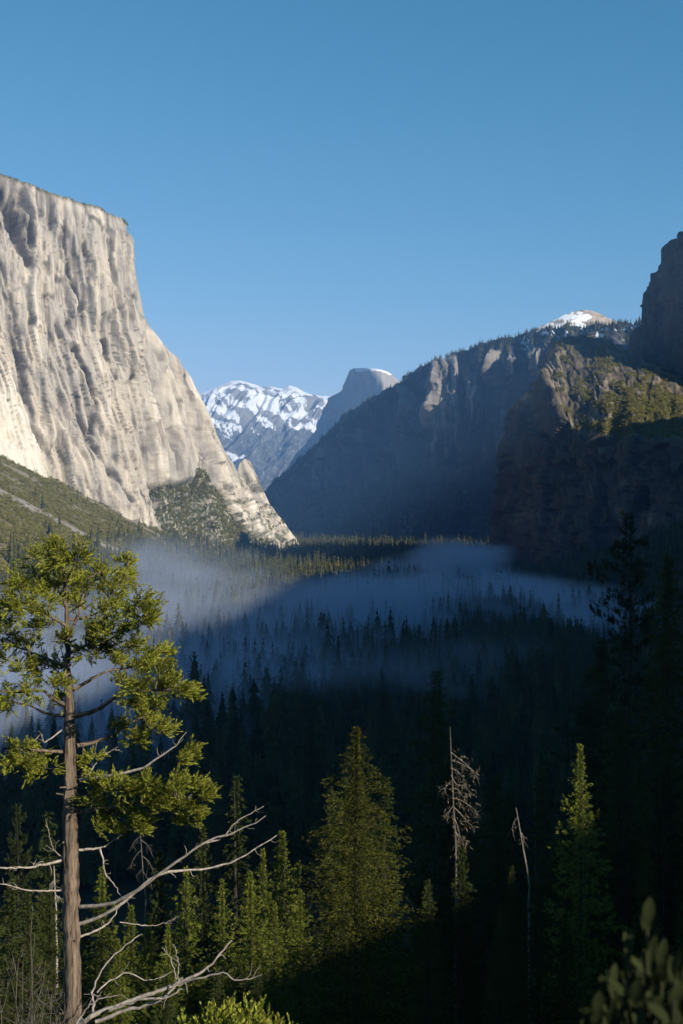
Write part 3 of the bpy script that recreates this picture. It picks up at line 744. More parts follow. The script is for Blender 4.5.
def trunk_builder(h, rbase, seed=0, bend=0.01, branches=0, rad=3.0, sides=7):
    r = np.random.default_rng(seed + 500)
    n = 12; t = np.linspace(0, 1, n)
    p = np.stack([bend * h * np.sin(2.1 * t + r.uniform(0, 6)) * t, bend * h * np.sin(1.7 * t + r.uniform(0, 6)) * t, t * h], 1)
    mb = MB(); tube(mb, p, rbase * (1 - t) ** 0.85 + 0.012, sides, 0.06, r)
    for k in range(branches):
        tt = r.uniform(0.12, 0.9); a = r.uniform(0, 6.28); L = rad * (1 - tt) ** 0.8 * r.uniform(0.5, 0.95)
        c = np.array([np.interp(tt, t, p[:, i]) for i in range(3)])
        e = c + np.array([math.cos(a) * L, math.sin(a) * L, L * r.uniform(-.25, .25)])
        tube(mb, catmull([c, (c + e) / 2 + [0, 0, 0.06 * L], e], 5), np.linspace(0.05, 0.012, 5) * h / 25, 3, 0, r)
    return mb

KINDS = {}
def make_kind(key, crown_mat, trunk_mat, h, rad, rb, n_var, **kw):
    lst = []
    for i in range(n_var):
        c = conifer_mesh(h, rad, seed=hash_seed(key) + i, **kw).mesh(key + '_crown')
        c.materials.append(crown_mat)
        t = trunk_builder(h * 0.985, rb, seed=hash_seed(key) + i, branches=26, rad=rad).mesh(key + '_trunk', True)
        t.materials.append(trunk_mat)
        lst.append((c, t))
    KINDS[key] = (h, lst)

def hash_seed(s):
    return sum((i + 1) * ord(ch) for i, ch in enumerate(s)) % 9973

make_kind('fir', m_fir, m_firbark, 30.0, 4.2, 0.34, 4, nb=150, nl=150, leaf=0.42, lw=0.10, droop=0.55, lift=0.3, base=0.04)
make_kind('spire', m_fir, m_firbark, 30.0, 2.3, 0.40, 3, nb=150, nl=90, leaf=0.36, lw=0.10, droop=0.7, lift=0.2, base=0.08, jag=0.45)
make_kind('young', m_young, m_firbark, 18.0, 3.6, 0.25, 3, nb=130, nl=150, leaf=0.28, lw=0.075, droop=0.25, lift=0.45, base=0.03, power=0.95)
make_kind('pine', m_pine, m_firbark, 32.0, 4.6, 0.45, 3, nb=60, nl=190, leaf=0.5, lw=0.085, droop=0.1, lift=0.4, base=0.25, jag=0.5, power=0.6, tuft=True)

def place_tree(name, key, loc, h, label, group=None, wid=1.0, rz=None, var=None, cat='tree'):
    h0, lst = KINDS[key]
    c, t = lst[(var if var is not None else int(RNG.integers(len(lst)))) % len(lst)]
    e = empty(name, (float(loc[0]), float(loc[1]), float(loc[2])), label, cat, group, rz if rz is not None else float(RNG.uniform(0, 6.28)))
    s = h / h0
    for nm, me in (('trunk', t), ('crown', c)):
        o = bpy.data.objects.new(nm, me); COL.objects.link(o); o.parent = e
        o.scale = (s * wid, s * wid, s)
    return e

def gz(x, y):
    return float(ground_z(np.array([x]), np.array([y]))[0])

TAKEN = []       # (x, y, r) of trees placed by hand
def hero(name, key, px, ytop, d, label, wid=1.0, var=0, group=None, rz=0.3):
    x, y, ztop = P(px, ytop, d)
    z0 = gz(x, y) - 0.3
    h = ztop - z0
    TAKEN.append((x, y, 4.0))
    print('hero', name, px, ytop, 'd', d, 'h %.1f' % h)
    return place_tree(name, key, (x, y, z0), h, label, group, wid, rz, var)

# broad conifer in the middle of the near slope
x, y, zt = P(356, 728, 84.0); z0 = gz(x, y) - 0.4; h = zt - z0; TAKEN.append((x, y, 8))
print('centre conifer h', h)
e = empty('cedar_tree', (x, y, z0), 'broad bushy conifer with a sunlit top and drooping sprays, largest on the slope', 'tree')
trunk_builder(h * 0.97, 0.17, 5, 0.008, 40, 4.5).build('trunk', m_firbark, e, True)
conifer_mesh(h, 6.9, 0.0, 250, 300, 0.20, 0.060, 0.62, 0.42, 0.40, 0.92, 77).build('crown', leaf_mat('cedar_foliage', (0.014, 0.02, 0.006), (0.115, 0.115, 0.022), 0.2, 0.0), e)

hero('fir_tree', 'spire', 237, 777, 125, 'tall slender fir with sparse drooping limbs, tallest behind the bleached limbs', 0.95, 0)
hero('fir_tree', 'young', 282, 832, 118, 'small sunlit fir with a neat pointed top right of the slender fir', 1.0, 1)
hero('fir_tree', 'young', 263, 850, 116, 'slim sunlit fir between the slender fir and the neat pointed one', 0.75, 2)
hero('fir_tree', 'young', 250, 872, 104, 'bright yellow green young fir just left of the broad bushy conifer', 1.0, 0)
hero('fir_tree', 'young', 131, 906, 92, 'bright young fir right of the big trunk, under the bleached limbs', 1.0, 1)
hero('fir_tree', 'young', 186, 868, 112, 'sunlit fir with a slim crown between the big trunk and the slender fir', 0.85, 2)
hero('fir_tree', 'fir', 203, 828, 140, 'pale green fir fading into smoke left of the slender fir', 0.8, 1)
hero('fir_tree', 'young', 102, 868, 104, 'sunlit fir close to the right of the big trunk', 0.9, 0)
hero('fir_tree', 'fir', 160, 850, 132, 'olive fir behind the bleached limbs, seen against the smoke', 0.8, 2)
hero('fir_tree', 'spire', 48, 812, 150, 'thin pale fir in smoke just left of the big trunk', 0.9, 1)
hero('pine_tree', 'pine', 18, 806, 110, 'dark pine with clumped needles at the left edge', 0.62, 0)
hero('fir_tree', 'fir', 437, 672, 210, 'tall dark fir whose top stands out against the blue smoke', 0.9, 0)
hero('pine_tree', 'young', 580, 745, 104, 'sunlit young pine glowing alone in the dark right slope', 0.85, 1)
hero('pine_tree', 'pine', 628, 515, 150, 'very tall dark pine with bare upper trunk before the rock', 0.75, 1)
hero('fir_tree', 'fir', 668, 556, 140, 'tall dark fir at the right edge below the rock', 0.9, 2)
hero('fir_tree', 'fir', 602, 640, 165, 'dark fir left of the very tall pine', 0.9, 1)
hero('fir_tree', 'fir', 512, 866, 97, 'small brownish fir at the foot of the leaning snag', 0.8, 3)

for (hx, hy, hd, hw_, lab) in [(148, 918, 98, .9, 'sunlit fir half hidden by the long bleached limb'), (222, 880, 108, .8, 'sunlit fir directly left of the bright yellow green young fir'), (300, 890, 112, .9, 'sunlit fir tucked against the left flank of the broad bushy conifer'),
                               (168, 925, 90, .9, 'low sunlit fir between the two pale forked limbs'), (118, 940, 84, .8, 'small sunlit fir at the right foot of the big trunk'), (275, 905, 100, .9, 'sunlit fir in front of the neat pointed one')]:
    hero('fir_tree', 'young', hx, hy, hd, lab, hw_, int(hx) % 3)
hero('fir_tree', 'fir', 462, 846, 86, 'dark fir hiding the foot of the ragged dead tree', 0.95, 1)
hero('fir_tree', 'fir', 538, 884, 84, 'dark fir hiding the foot of the leaning snag', 0.95, 0)
hero('fir_tree', 'fir', 500, 905, 80, 'low dark fir between the two bleached dead trees', 1.0, 2)
hero('fir_tree', 'fir', 428, 880, 80, 'dark fir pressed against the right flank of the broad bushy conifer', 1.0, 3)
# ------------------------------------------------------------------ the rest of the conifers
def skyline(px):
    return np.interp(px, [-60, 0, 60, 120, 180, 230, 300, 345, 400, 440, 500, 560, 590, 610, 640, 683, 760], [850, 850, 880, 880, 830, 812, 800, 772, 742, 712, 702, 690, 672, 640, 600, 575, 560])
cand = []
# near slope
tries = RNG.uniform(0, 1, (60000, 2))
pts = np.empty((0, 2))
Y = np.sqrt(70 ** 2 + tries[:, 0] * (620 ** 2 - 70 ** 2)); X = Y * (tries[:, 1] - 0.5) * 0.58
ds_ = side_dist(X, Y, SOUTH_TOE)
ok = ds_ > -20
X, Y = X[ok], Y[ok]
cell = {}
def free(x, y, r):
    g = 12.0
    i, j = int(x // g), int(y // g)
    for a in (-1, 0, 1):
        for b_ in (-1, 0, 1):
            for (q, s) in cell.get((i + a, j + b_), ()):
                if (q - x) ** 2 + (s - y) ** 2 < r * r: return False
    cell.setdefault((i, j), []).append((x, y))
    return True
for (tx, ty, tr) in TAKEN: free(tx, ty, 0)
sel = [k for k in range(len(X)) if free(X[k], Y[k], 5.2 + Y[k] * 0.006)]
X, Y = X[sel], Y[sel]
Z = ground_z(X, Y)
H = RNG.uniform(16, 38, len(X))
px = CX + X / Y * F
lim = (CY - (skyline(px) + RNG.uniform(0, 26, len(X)))) / F * Y          # highest allowed top
lim = np.where((px > 90) & (px < 300) & (Y < 150), np.minimum(lim, (CY - 960) / F * Y), lim)
lim = np.where((px > 300) & (px < 470) & (Y < 95), np.minimum(lim, (CY - 985) / F * Y), lim)
# trees near the front of the shaded right slope stay below the edge of the light
uu = SH[1] * -1 * X + SH[0] * Y; vv = -(SH[0] * X + SH[1] * Y)
shz = np.interp(uu, [0, 36, 61, 86, 100, 129, 200, 300], [-2, -1, 4, 6.5, 20, 46, 90, 150]) - 0.466 * vv - RNG.uniform(4, 10, len(X))
lim = np.where(px > 395, np.minimum(lim, shz), lim)
H = np.minimum(H, lim - Z)
ok = H > 6.5
for x, y, z, h in zip(X[ok], Y[ok], Z[ok], H[ok]): cand.append((x, y, z, h, 0))
n_near = len(cand)
# valley floor and the foot of the north slope
n = 260000
Y = RNG.uniform(560, 7600, n); X = RNG.uniform(-1, 1, n) * (0.265 * Y)
p_keep = 1.0 / (10.8 + Y * 0.0027) ** 2 * (0.53 * Y) * 7040 / n * 1.0
keep = RNG.uniform(0, 1, n) < p_keep * 2.3
X, Y = X[keep], Y[keep]
dsx = side_dist(X, Y, SOUTH_TOE); dnx = -side_dist(X, Y, NORTH_TOE)
ok = (dsx < 260) & (dnx < 330) & ((dnx < 60) | (RNG.uniform(0, 1, len(X)) < np.clip(1.0 - dnx / 190, 0.015, 1) * (0.35 + 0.9 * (fbm(X / 90, Y / 90, 0, 3, 91) > -0.05)))) & ((dsx < 40) | (Y > 600))
ok &= ~((Y > 2300) & (dsx > 120)) & (fbm(X / 130, Y / 130, 0, 3, 92) > -0.30)
ok &= ~((dnx > 25) & (np.abs(Y - (2690 + (X + 650) * 0.40)) < 62) & (RNG.uniform(0, 1, len(X)) < 0.93))
X, Y, dnx = X[ok], Y[ok], dnx[ok]
sel = [k for k in range(len(X)) if free(X[k], Y[k], 7.0)]
X, Y, dnx = X[sel], Y[sel], dnx[sel]
Z = ground_z(X, Y)
H = (22 + 34 * RNG.beta(1.7, 2.1, len(X))) * np.where(dnx > 40, 0.72, 1.0) * np.where(Y > 3900, 1.25, 1.0) * (1 + 0.25 * fbm(X / 200, Y / 200, 0, 2, 93) + 0.6 * fbm(X / 45, Y / 45, 0, 2, 94))
for x, y, z, h in zip(X, Y, Z, H): cand.append((x, y, z, h, 1))
cand = np.array(cand)
size = cand[:, 3] / cand[:, 1]
pxs = CX + cand[:, 0] / cand[:, 1] * F
inview = (pxs > -12) & (pxs < 695)
order = np.argsort(np.where(inview, -size, 0))
N_IND = 282
ind, rest = order[:N_IND], order[N_IND:]
print('trees', len(cand), 'near', n_near, 'smallest individual px', size[ind[-1]] * F)
G_NEAR = 'conifers crowded on the shaded near slope'
G_EDGE = 'conifers on the lower slope before the smoke'
for k in ind:
    x, y, z, h, zone = cand[k]
    key = ['fir', 'fir', 'spire', 'fir', 'pine'][int(RNG.integers(5))]
    if h < 13: key = 'fir'
    if y < 330:
        place_tree('conifer', key, (x, y, z - 0.4), h, 'dark conifer crowded among others on the shaded near slope', G_NEAR, wid=RNG.uniform(0.8, 1.15))
    else:
        place_tree('conifer', key, (x, y, z - 0.4), h, 'dark conifer low on the slope in front of the blue smoke', G_EDGE, wid=RNG.uniform(0.8, 1.15))

def tree_template(nq, seed, rad=0.13, leafl=0.10, leafw=0.05, tiers=6, sides=7):
    r = np.random.default_rng(seed)
    m = MB()
    # ragged drooping tiers of boughs give the crown its body
    zz = np.linspace(0.06, 0.9, tiers) + r.uniform(-.02, .02, tiers)
    for k, z in enumerate(zz):
        rr_ = rad * (1 - z) ** 0.8 * r.uniform(0.75, 1.1); hh = (0.98 - z) * r.uniform(0.30, 0.5) + 0.05
        a = np.arange(sides * 2) / (sides * 2) * 2 * np.pi + r.uniform(0, 6)
        q = np.where(np.arange(sides * 2) % 2 == 0, r.uniform(0.75, 1.2, sides * 2), r.uniform(0.3, 0.55, sides * 2)) * rr_
        ring = np.stack([np.cos(a) * q, np.sin(a) * q, z - 0.03 * q / rad * r.uniform(0.2, 1.6, sides * 2)], 1)
        n_ = sides * 2
        m.add(np.vstack([ring, [[r.normal(0, .004), r.normal(0, .004), z + hh]]]), np.array([[t, (t + 1) % n_, n_] for t in range(n_)]))
    t = 0.05 + 0.95 * r.uniform(0, 1, nq) ** 1.15
    a = r.uniform(0, 6.283, nq)
    rr_ = rad * (1 - t) ** 0.85 * r.uniform(0.5, 1.1, nq) * (1 + 0.25 * np.sin(3 * a + 14 * t))
    pos = np.stack([np.cos(a) * rr_, np.sin(a) * rr_, t], 1)
    d = np.stack([np.cos(a), np.sin(a), r.uniform(-0.9, 0.25, nq)], 1)
    top = t > 0.9; d[top] = d[top] * 0.3 + [0, 0, 0.9]
    sc = r.uniform(0.6, 1.3, nq) * np.clip((1 - t) * 2.2, 0.35, 1)
    leaves(m, pos, d, leafl * sc, leafw * sc, r)
    return np.concatenate(m.v), [f for f in m.f]

def scatter(mb, tmpl, X, Y, Z, H, wid, tint):
    """Many copies of the small templates baked into one mesh."""
    n = len(X)
    which = RNG.integers(len(tmpl), size=n); rot = RNG.uniform(0, 6.283, n)
    for w_, (v, fs) in enumerate(tmpl):
        k = np.where(which == w_)[0]
        if not len(k): continue
        c, s = np.cos(rot[k])[:, None], np.sin(rot[k])[:, None]
        sc = (H[k] * wid[k])[:, None]
        vx = (v[None, :, 0] * c - v[None, :, 1] * s) * sc + X[k][:, None]
        vy = (v[None, :, 0] * s + v[None, :, 1] * c) * sc + Y[k][:, None]
        vz = v[None, :, 2] * H[k][:, None] + Z[k][:, None]
        V_ = np.stack([vx, vy, vz], -1).reshape(-1, 3)
        base = np.arange(len(k))[:, None, None] * len(v)
        tv = np.repeat(tint[k], len(v))
        first = True
        n0 = mb.n
        mb.v.append(V_.astype(np.float32)); mb.a.setdefault('tint', []).append(tv.astype(np.float32)); mb.n += len(V_)
        for f in fs:
            mb.f.append((f[None] + base + n0).reshape(-1, f.shape[1]).astype(np.int32))

mb = MB()
rc = cand[rest]
near = rc[:, 1] < 900; mid = (rc[:, 1] >= 900) & (rc[:, 1] < 2000); far = rc[:, 1] >= 2000
for msk, nq, l, w_ in ((near, 400, 0.05, 0.022), (mid, 120, 0.07, 0.032), (far, 24, 0.09, 0.05)):
    q = rc[msk]
    print('stuff trees', len(q))
    T = [tree_template(nq, 900 + nq + i, [0.13, 0.10, 0.155, 0.12][i], l, w_, *((12, 9) if nq > 200 else (9, 7) if nq > 50 else (6, 5))) for i in range(4)]
    scatter(mb, T, q[:, 0], q[:, 1], q[:, 2] - 0.3, q[:, 3], np.where(q[:, 4] > 0, 1.0, 0.8) + 1.0 * RNG.beta(1.5, 2.2, len(q)), np.clip(RNG.normal(0.45, 0.25, len(q)), 0, 1))
fo = mb.build('forest', m_far)
tag(fo, 'dense conifer forest covering the valley floor and lower slopes', kind='stuff')

# ---- brush on the north slope and on ledges
def shrub_template(nq, seed):
    r = np.random.default_rng(seed)
    d = norm(r.normal(size=(nq, 3))); d[:, 2] = np.abs(d[:, 2])
    pos = d * r.uniform(0.45, 0.95, (nq, 1)) * [0.75, 0.75, 0.8] * (1 + 0.25 * np.sin(5 * d[:, :1] + 3 * d[:, 1:2]))
    m = MB(); leaves(m, pos, d + r.normal(0, 0.6, (nq, 3)), r.uniform(0.3, 0.55, nq), r.uniform(0.2, 0.36, nq), r)
    return np.concatenate(m.v), m.f
mb = MB()
n = 60000
Y = RNG.uniform(900, 4300, n); X = -RNG.uniform(0.02, 0.26, n) * Y
dnx = -side_dist(X, Y, NORTH_TOE)
ok = (dnx > 15) & (dnx < 560)
X, Y, dnx = X[ok], Y[ok], dnx[ok]
ch = fbm(X / 260 + 0.3 * fbm(X / 90, Y / 90, 0, 3, 2), Y / 85 + 0.5 * fbm(X / 120, Y / 120, 4, 3, 12), 0.7, 5, 31, 0.6)
ln_ = np.abs((Y - (2690 + (X + 650) * 0.40 + 30 * fbm(X / 120, Y / 120, 0, 3, 4))))
ok = (ch < 0.16) & ((ln_ > 62) | (RNG.uniform(0, 1, len(X)) < 0.06)) & (RNG.uniform(0, 1, len(X)) < 0.75) & (fbm(X / 40, Y / 40, 3, 3, 95) > -0.12)
X, Y = X[ok][:13000], Y[ok][:13000]
T = [shrub_template(34, 40 + i) for i in range(4)]
scatter(mb, T, X, Y, ground_z(X, Y) - 0.5, RNG.uniform(3.0, 7.5, len(X)), RNG.uniform(0.9, 1.3, len(X)), np.clip(0.45 + 0.5 * fbm(X / 60, Y / 60, 0, 3, 96) + RNG.normal(0, 0.15, len(X)), 0, 1))
def on_mass(name, cond, n):
    W2, fn, px_, py_ = MASS[name]
    idx = np.argwhere(cond(px_, py_, fn))
    # even spread over the picture-sized grid, then jitter
    k = idx[RNG.integers(len(idx), size=n)]
    p = W2[k[:, 0], k[:, 1]]
    return p
def gully_c(px_, py_, fn):
    gl = np.interp(py_, [478, 486, 543, 560], [152, 159, 170, 174]); gr = np.interp(py_, [474, 481, 498, 515, 532, 546], [206, 213, 229, 241, 256, 276])
    return (px_ > gl) & (px_ < gr) & (py_ > 484) & (py_ < 562) & (fbm(px_ / 12, py_ / 6, 6, 3, 85) > -0.12)
p = on_mass('cliff', gully_c, 2600)
scatter(mb, T, p[:, 0], p[:, 1], p[:, 2] - 1, RNG.uniform(4, 9, len(p)), RNG.uniform(0.9, 1.3, len(p)), np.clip(RNG.normal(0.4, 0.2, len(p)), 0, 1))
p = on_mass('cliff', lambda a, b_, fn: (a > 186) & (a < 214) & (b_ > 474) & (b_ < 492), 160)
scatter(mb, T, p[:, 0], p[:, 1], p[:, 2] - 1, RNG.uniform(8, 14, len(p)), np.ones(len(p)), np.full(len(p), 0.15))
p = on_mass('cliff', lambda a, b_, fn: (a > -10) & (a < 126) & (b_ - np.interp(a, [q_[0] for q_ in ecols_top], [q_[1] for q_ in ecols_top]) < 1.6), 200)
scatter(mb, T, p[:, 0], p[:, 1] + RNG.uniform(0, 60, len(p)), p[:, 2] - 2, RNG.uniform(3, 11, len(p)) ** 0.9, np.ones(len(p)), RNG.uniform(0, .8, len(p)))
p = on_mass('cliff', lambda a, b_, fn: (a > 215) & (a < 296) & (b_ > 485) & (b_ < 548) & (fbm(a / 9, b_ / 6, 3, 3, 61) > 0.1), 420)
scatter(mb, T, p[:, 0], p[:, 1], p[:, 2] - 1, RNG.uniform(3, 7, len(p)), np.ones(len(p)), RNG.uniform(0.1, .6, len(p)))
def cat_c(px_, py_, fn):
    ey = np.interp(px_, [q_[0] for q_ in kedge], [q_[1] for q_ in kedge])
    dens = fbm(px_ / 18, py_ / 12, 5, 4, 506) - 0.12 * sstep(600, 570, px_) + 0.45 * sstep(600, 640, px_) * sstep(385, 405, py_)
    return (py_ < ey - 1) & (dens > 0.02)
p = on_mass('rock', cat_c, 7000)
scatter(mb, T, p[:, 0], p[:, 1], p[:, 2] - 1, RNG.uniform(2.5, 6.5, len(p)), RNG.uniform(0.9, 1.3, len(p)), np.clip(RNG.normal(0.55, 0.25, len(p)), 0, 1))
sc = mb.build('brush', m_scrub)
tag(sc, 'olive brush on the sunlit slopes and ledges of the cliffs', kind='stuff')

# ---- trees on the far ridge
mb = MB()
T = [tree_template(8, 700 + i, 0.15, 0.12, 0.07, 5, 5) for i in range(4)]
def rband(a, b_, fn):
    ty = np.interp(a, [q_[0] for q_ in rt], [q_[1] for q_ in rt]); bd = np.interp(a, [q_[0] for q_ in rt], [q_[2] for q_ in rt])
    pl_ = np.zeros(a.shape, bool)
    for p0, p1, y0, y1, _s in pillars: pl_ |= (a > p0 - 1) & (a < p1 + 3) & (b_ > y0 + 4)
    return (a > 262) & (a < 660) & (b_ - ty < bd * 1.05) & ~pl_
p = on_mass('ridge', rband, 2600)
scatter(mb, T, p[:, 0], p[:, 1], p[:, 2] - 2, RNG.uniform(12, 26, len(p)), RNG.uniform(0.9, 1.5, len(p)), RNG.uniform(0, 1, len(p)))
p = on_mass('ridge', lambda a, b_, fn: (a > 330) & (a < 650) & (b_ - np.interp(a, [q_[0] for q_ in rt], [q_[1] for q_ in rt]) < 2.0) & (fbm(a / 7, 0.4, 0.2, 3, 99) > -0.12), 380)
scatter(mb, T, p[:, 0], p[:, 1], p[:, 2] - 2, 10 + 20 * RNG.beta(1.5, 2.5, len(p)), RNG.uniform(0.9, 1.6, len(p)), RNG.uniform(0, 1, len(p)))
p = on_mass('ridge', lambda a, b_, fn: (a > 262) & (a < 500) & (b_ > 470), 2500)
scatter(mb, T, p[:, 0], p[:, 1], p[:, 2] - 2, RNG.uniform(18, 40, len(p)), RNG.uniform(0.9, 1.3, len(p)), RNG.uniform(0, 1, len(p)))
rf = mb.build('ridge_forest', m_far)
tag(rf, 'far conifer forest along the crest and foot of the dark ridge', kind='stuff')
# ------------------------------------------------------------------ the big tree on the left
TD = 46.0
PX = TD / F                         # metres per picture pixel at the tree
tb = P(72, 1012, TD); base = np.array([tb[0], TD, gz(tb[0], TD) - 0.3])
big = empty('cedar_tree', tuple(base), 'large sunlit conifer with open clumped foliage and bleached dead limbs, at the left', 'tree')
r = np.random.default_rng(2024)
def loc(pts, dd=None):
    """px, py (, depth offset) to metres relative to the tree's base."""
    out = []
    for p in pts:
        d = TD + (p[2] if len(p) > 2 else 0)
        out.append(P(p[0], p[1], d) - base)
    return np.array(out)
tr = [(73.5, 1075, 11), (73, 1030, 10.2), (72.5, 1000, 9.6), (72, 950, 9.2), (71, 900, 8.8), (70.5, 850, 8.4), (70, 800, 7.6), (69.5, 750, 6.4), (69, 700, 4.9), (67.5, 660, 3.5), (67, 620, 2.6), (65, 590, 1.8), (63, 556, .9)]
tp = catmull(loc([(a, b_) for a, b_, _ in tr]), 70); trad = catmull(np.array([[a[2] * 0.86 * PX, 0, 0] for a in tr]), 70)[:, 0]
tp[:, :2] += 0.02 * r.normal(size=(70, 2))
mb = MB()
tube(mb, tp, trad, 30, 0.15, r)
for k in range(16):                  # stubs of lost limbs
    i = int(r.integers(8, 58)); a = r.uniform(-1.2, 4.3)
    c = tp[i]; dvec = np.array([math.cos(a), math.sin(a) * 0.8, r.uniform(-.2, .5)])
    tube(mb, [c, c + dvec * (trad[i] + r.uniform(0.05, 0.3))], [0.05, 0.025], 5, 0.1, r)
mb.build('trunk', m_bark, big, True)

def limb(pts, r0, r1, name, mat, twigs=0, n=22, wob=0.02, tl=0.5):
    mb = MB()
    q = catmull(loc(pts), n); q += wob * r.normal(size=q.shape) * np.linspace(0.2, 1, n)[:, None]
    tube(mb, q, np.linspace(r0 * PX, r1 * PX, n), 7, 0.12, r)
    tw = MB()
    for k in range(twigs):
        i = int(r.integers(n // 4, n - 1))
        t = norm(q[min(i + 1, n - 1)] - q[i - 1])
        d = norm(t * r.uniform(0.2, 1) + r.normal(0, 0.6, 3) * [1, 0.8, 0.8])
        L = tl * r.uniform(0.3, 1)
        e = q[i] + d * L
        m = q[i] + d * L * 0.5 + r.normal(0, 0.05, 3)
        rad0 = max(0.007, 0.4 * np.interp(i, [0, n], [r0 * PX, r1 * PX]))
        tube(tw, catmull([q[i], m, e], 6), np.linspace(rad0, 0.004, 6), 4, 0, r)
    o = mb.build(name, mat, big, True)
    if twigs: tw.build('twigs', mat, o, True)
    return o, q

# bleached dead limbs
for pts, a, b_, tw in [
    ([(80, 907), (97, 906, -.3), (114, 903, -.6), (130, 894, -.9), (145, 885, -1.1), (162, 872, -1.3), (180, 859, -1.4), (196, 848, -1.5), (211, 839, -1.5), (228, 835, -1.6), (247, 826, -1.7), (266, 817, -1.8)], 2.7, 0.5, 7),
    ([(205, 843, -1.5), (222, 838, -1.3), (236, 822, -1.2), (263, 806, -1.1)], 1.0, 0.4, 3),
    ([(80, 924), (100, 917, -.2), (120, 905, -.4), (150, 880, -.2), (172, 871, 0.1), (198, 870, .3), (222, 865, .5), (241, 858, .6), (260, 846, .7), (277, 835, .8)], 2.4, 0.5, 6),
    ([(80, 937), (95, 931, .2), (107, 924, .4), (116, 913, .6), (120, 905, .7)], 1.5, 0.6, 3),
    ([(63, 860), (48, 864, -.4), (31, 867.5, -.8), (12, 868.5, -1.1), (-14, 868, -1.5)], 1.9, 0.9, 4),
    ([(63, 890), (46, 891, -.3), (26, 890, -.5), (8, 885, -.6), (-12, 882, -.8)], 1.3, 0.5, 4),
    ([(79, 850), (90, 849, .1), (101, 848, .2), (113, 841, .3), (124, 834, .4)], 1.7, 0.5, 3),
    ([(100, 848, .2), (103, 860, .1), (105, 872, 0), (114, 885, -.1), (125, 902, -.2)], 1.2, 0.4, 3),
    ([(63, 858), (54, 850, -.2), (50, 838, -.3), (47, 824, -.4)], 0.9, 0.35, 2),
    ([(80, 780), (95, 778, -.4), (120, 774, -.8), (142, 768, -.9), (160, 757, -1.0), (175, 747, -1.0), (186, 733, -1.1)], 2.3, 0.6, 6),
    ([(120, 922, .2), (140, 925, .4), (158, 925, .5), (175, 919, .6)], 0.7, 0.3, 2),
    ([(62, 730), (45, 742, -.6), (40, 735, -.8), (25, 748, -.9), (5, 746, -1)], 1.0, 0.4, 3),
    ([(86, 780), (96, 763, .6), (108, 752, .8), (120, 750, .9)], 0.8, 0.3, 2)]:
    limb(pts, a * 0.82, b_ * 0.8, 'dead_limb', m_bleach, tw + 3)

# living limbs
LIMBS = []
for pts, a, b_ in [
    ([(78, 812), (100, 809, -.4), (118, 806, -.7), (136, 802, -.9), (160, 801, -1.1), (185, 798, -1.2), (205, 800, -1.3)], 2.6, 0.8),
    ([(76, 746), (95, 742, .6), (112, 736, .9), (128, 724, 1.1), (146, 716, 1.2)], 2.3, 0.7),
    ([(75, 716), (92, 712, -.6), (106, 704, -1), (118, 696, -1.3), (140, 692, -1.6), (165, 690, -1.8), (184, 690, -1.9)], 2.6, 0.7),
    ([(73, 690), (90, 680, .7), (105, 672, 1.1), (125, 668, 1.5), (150, 664, 1.9)], 2.0, 0.6),
    ([(63, 752), (45, 751, -.5), (25, 750, -.9), (5, 748, -1.2)], 2.0, 0.7),
    ([(64, 716), (48, 714, .6), (30, 706, 1.1), (10, 700, 1.5)], 1.9, 0.6),
    ([(65, 705), (52, 698, -.8), (42, 690, -1.2), (22, 692, -1.7), (-10, 690, -2)], 1.9, 0.6),
    ([(66, 668), (50, 660, .5), (30, 652, 1), (5, 644, 1.6), (-15, 650, 1.9)], 1.8, 0.5),
    ([(67, 655), (85, 646, -.7), (108, 640, -1.1), (135, 622, -1.3), (148, 612, -1.3)], 1.7, 0.5),
    ([(66, 626), (50, 616, -.6), (32, 606, -1.1), (8, 606, -1.5), (-12, 616, -1.6)], 1.6, 0.5),
    ([(67, 640), (78, 615, .4), (82, 600, .7), (88, 580, .9), (102, 570, 1)], 1.7, 0.5),
    ([(66, 620), (84, 618, .8), (104, 610, 1.2), (122, 596, 1.5), (128, 578, 1.6)], 1.5, 0.5),
    ([(65, 600), (52, 584, .5), (42, 568, .8), (30, 565, .9)], 1.3, 0.4),
    ([(64, 590), (70, 572, -.4), (78, 560, -.6)], 1.1, 0.4)]:
    o, q = limb(pts, a, b_, 'limb', m_bark, 0)
    LIMBS.append((o, q))

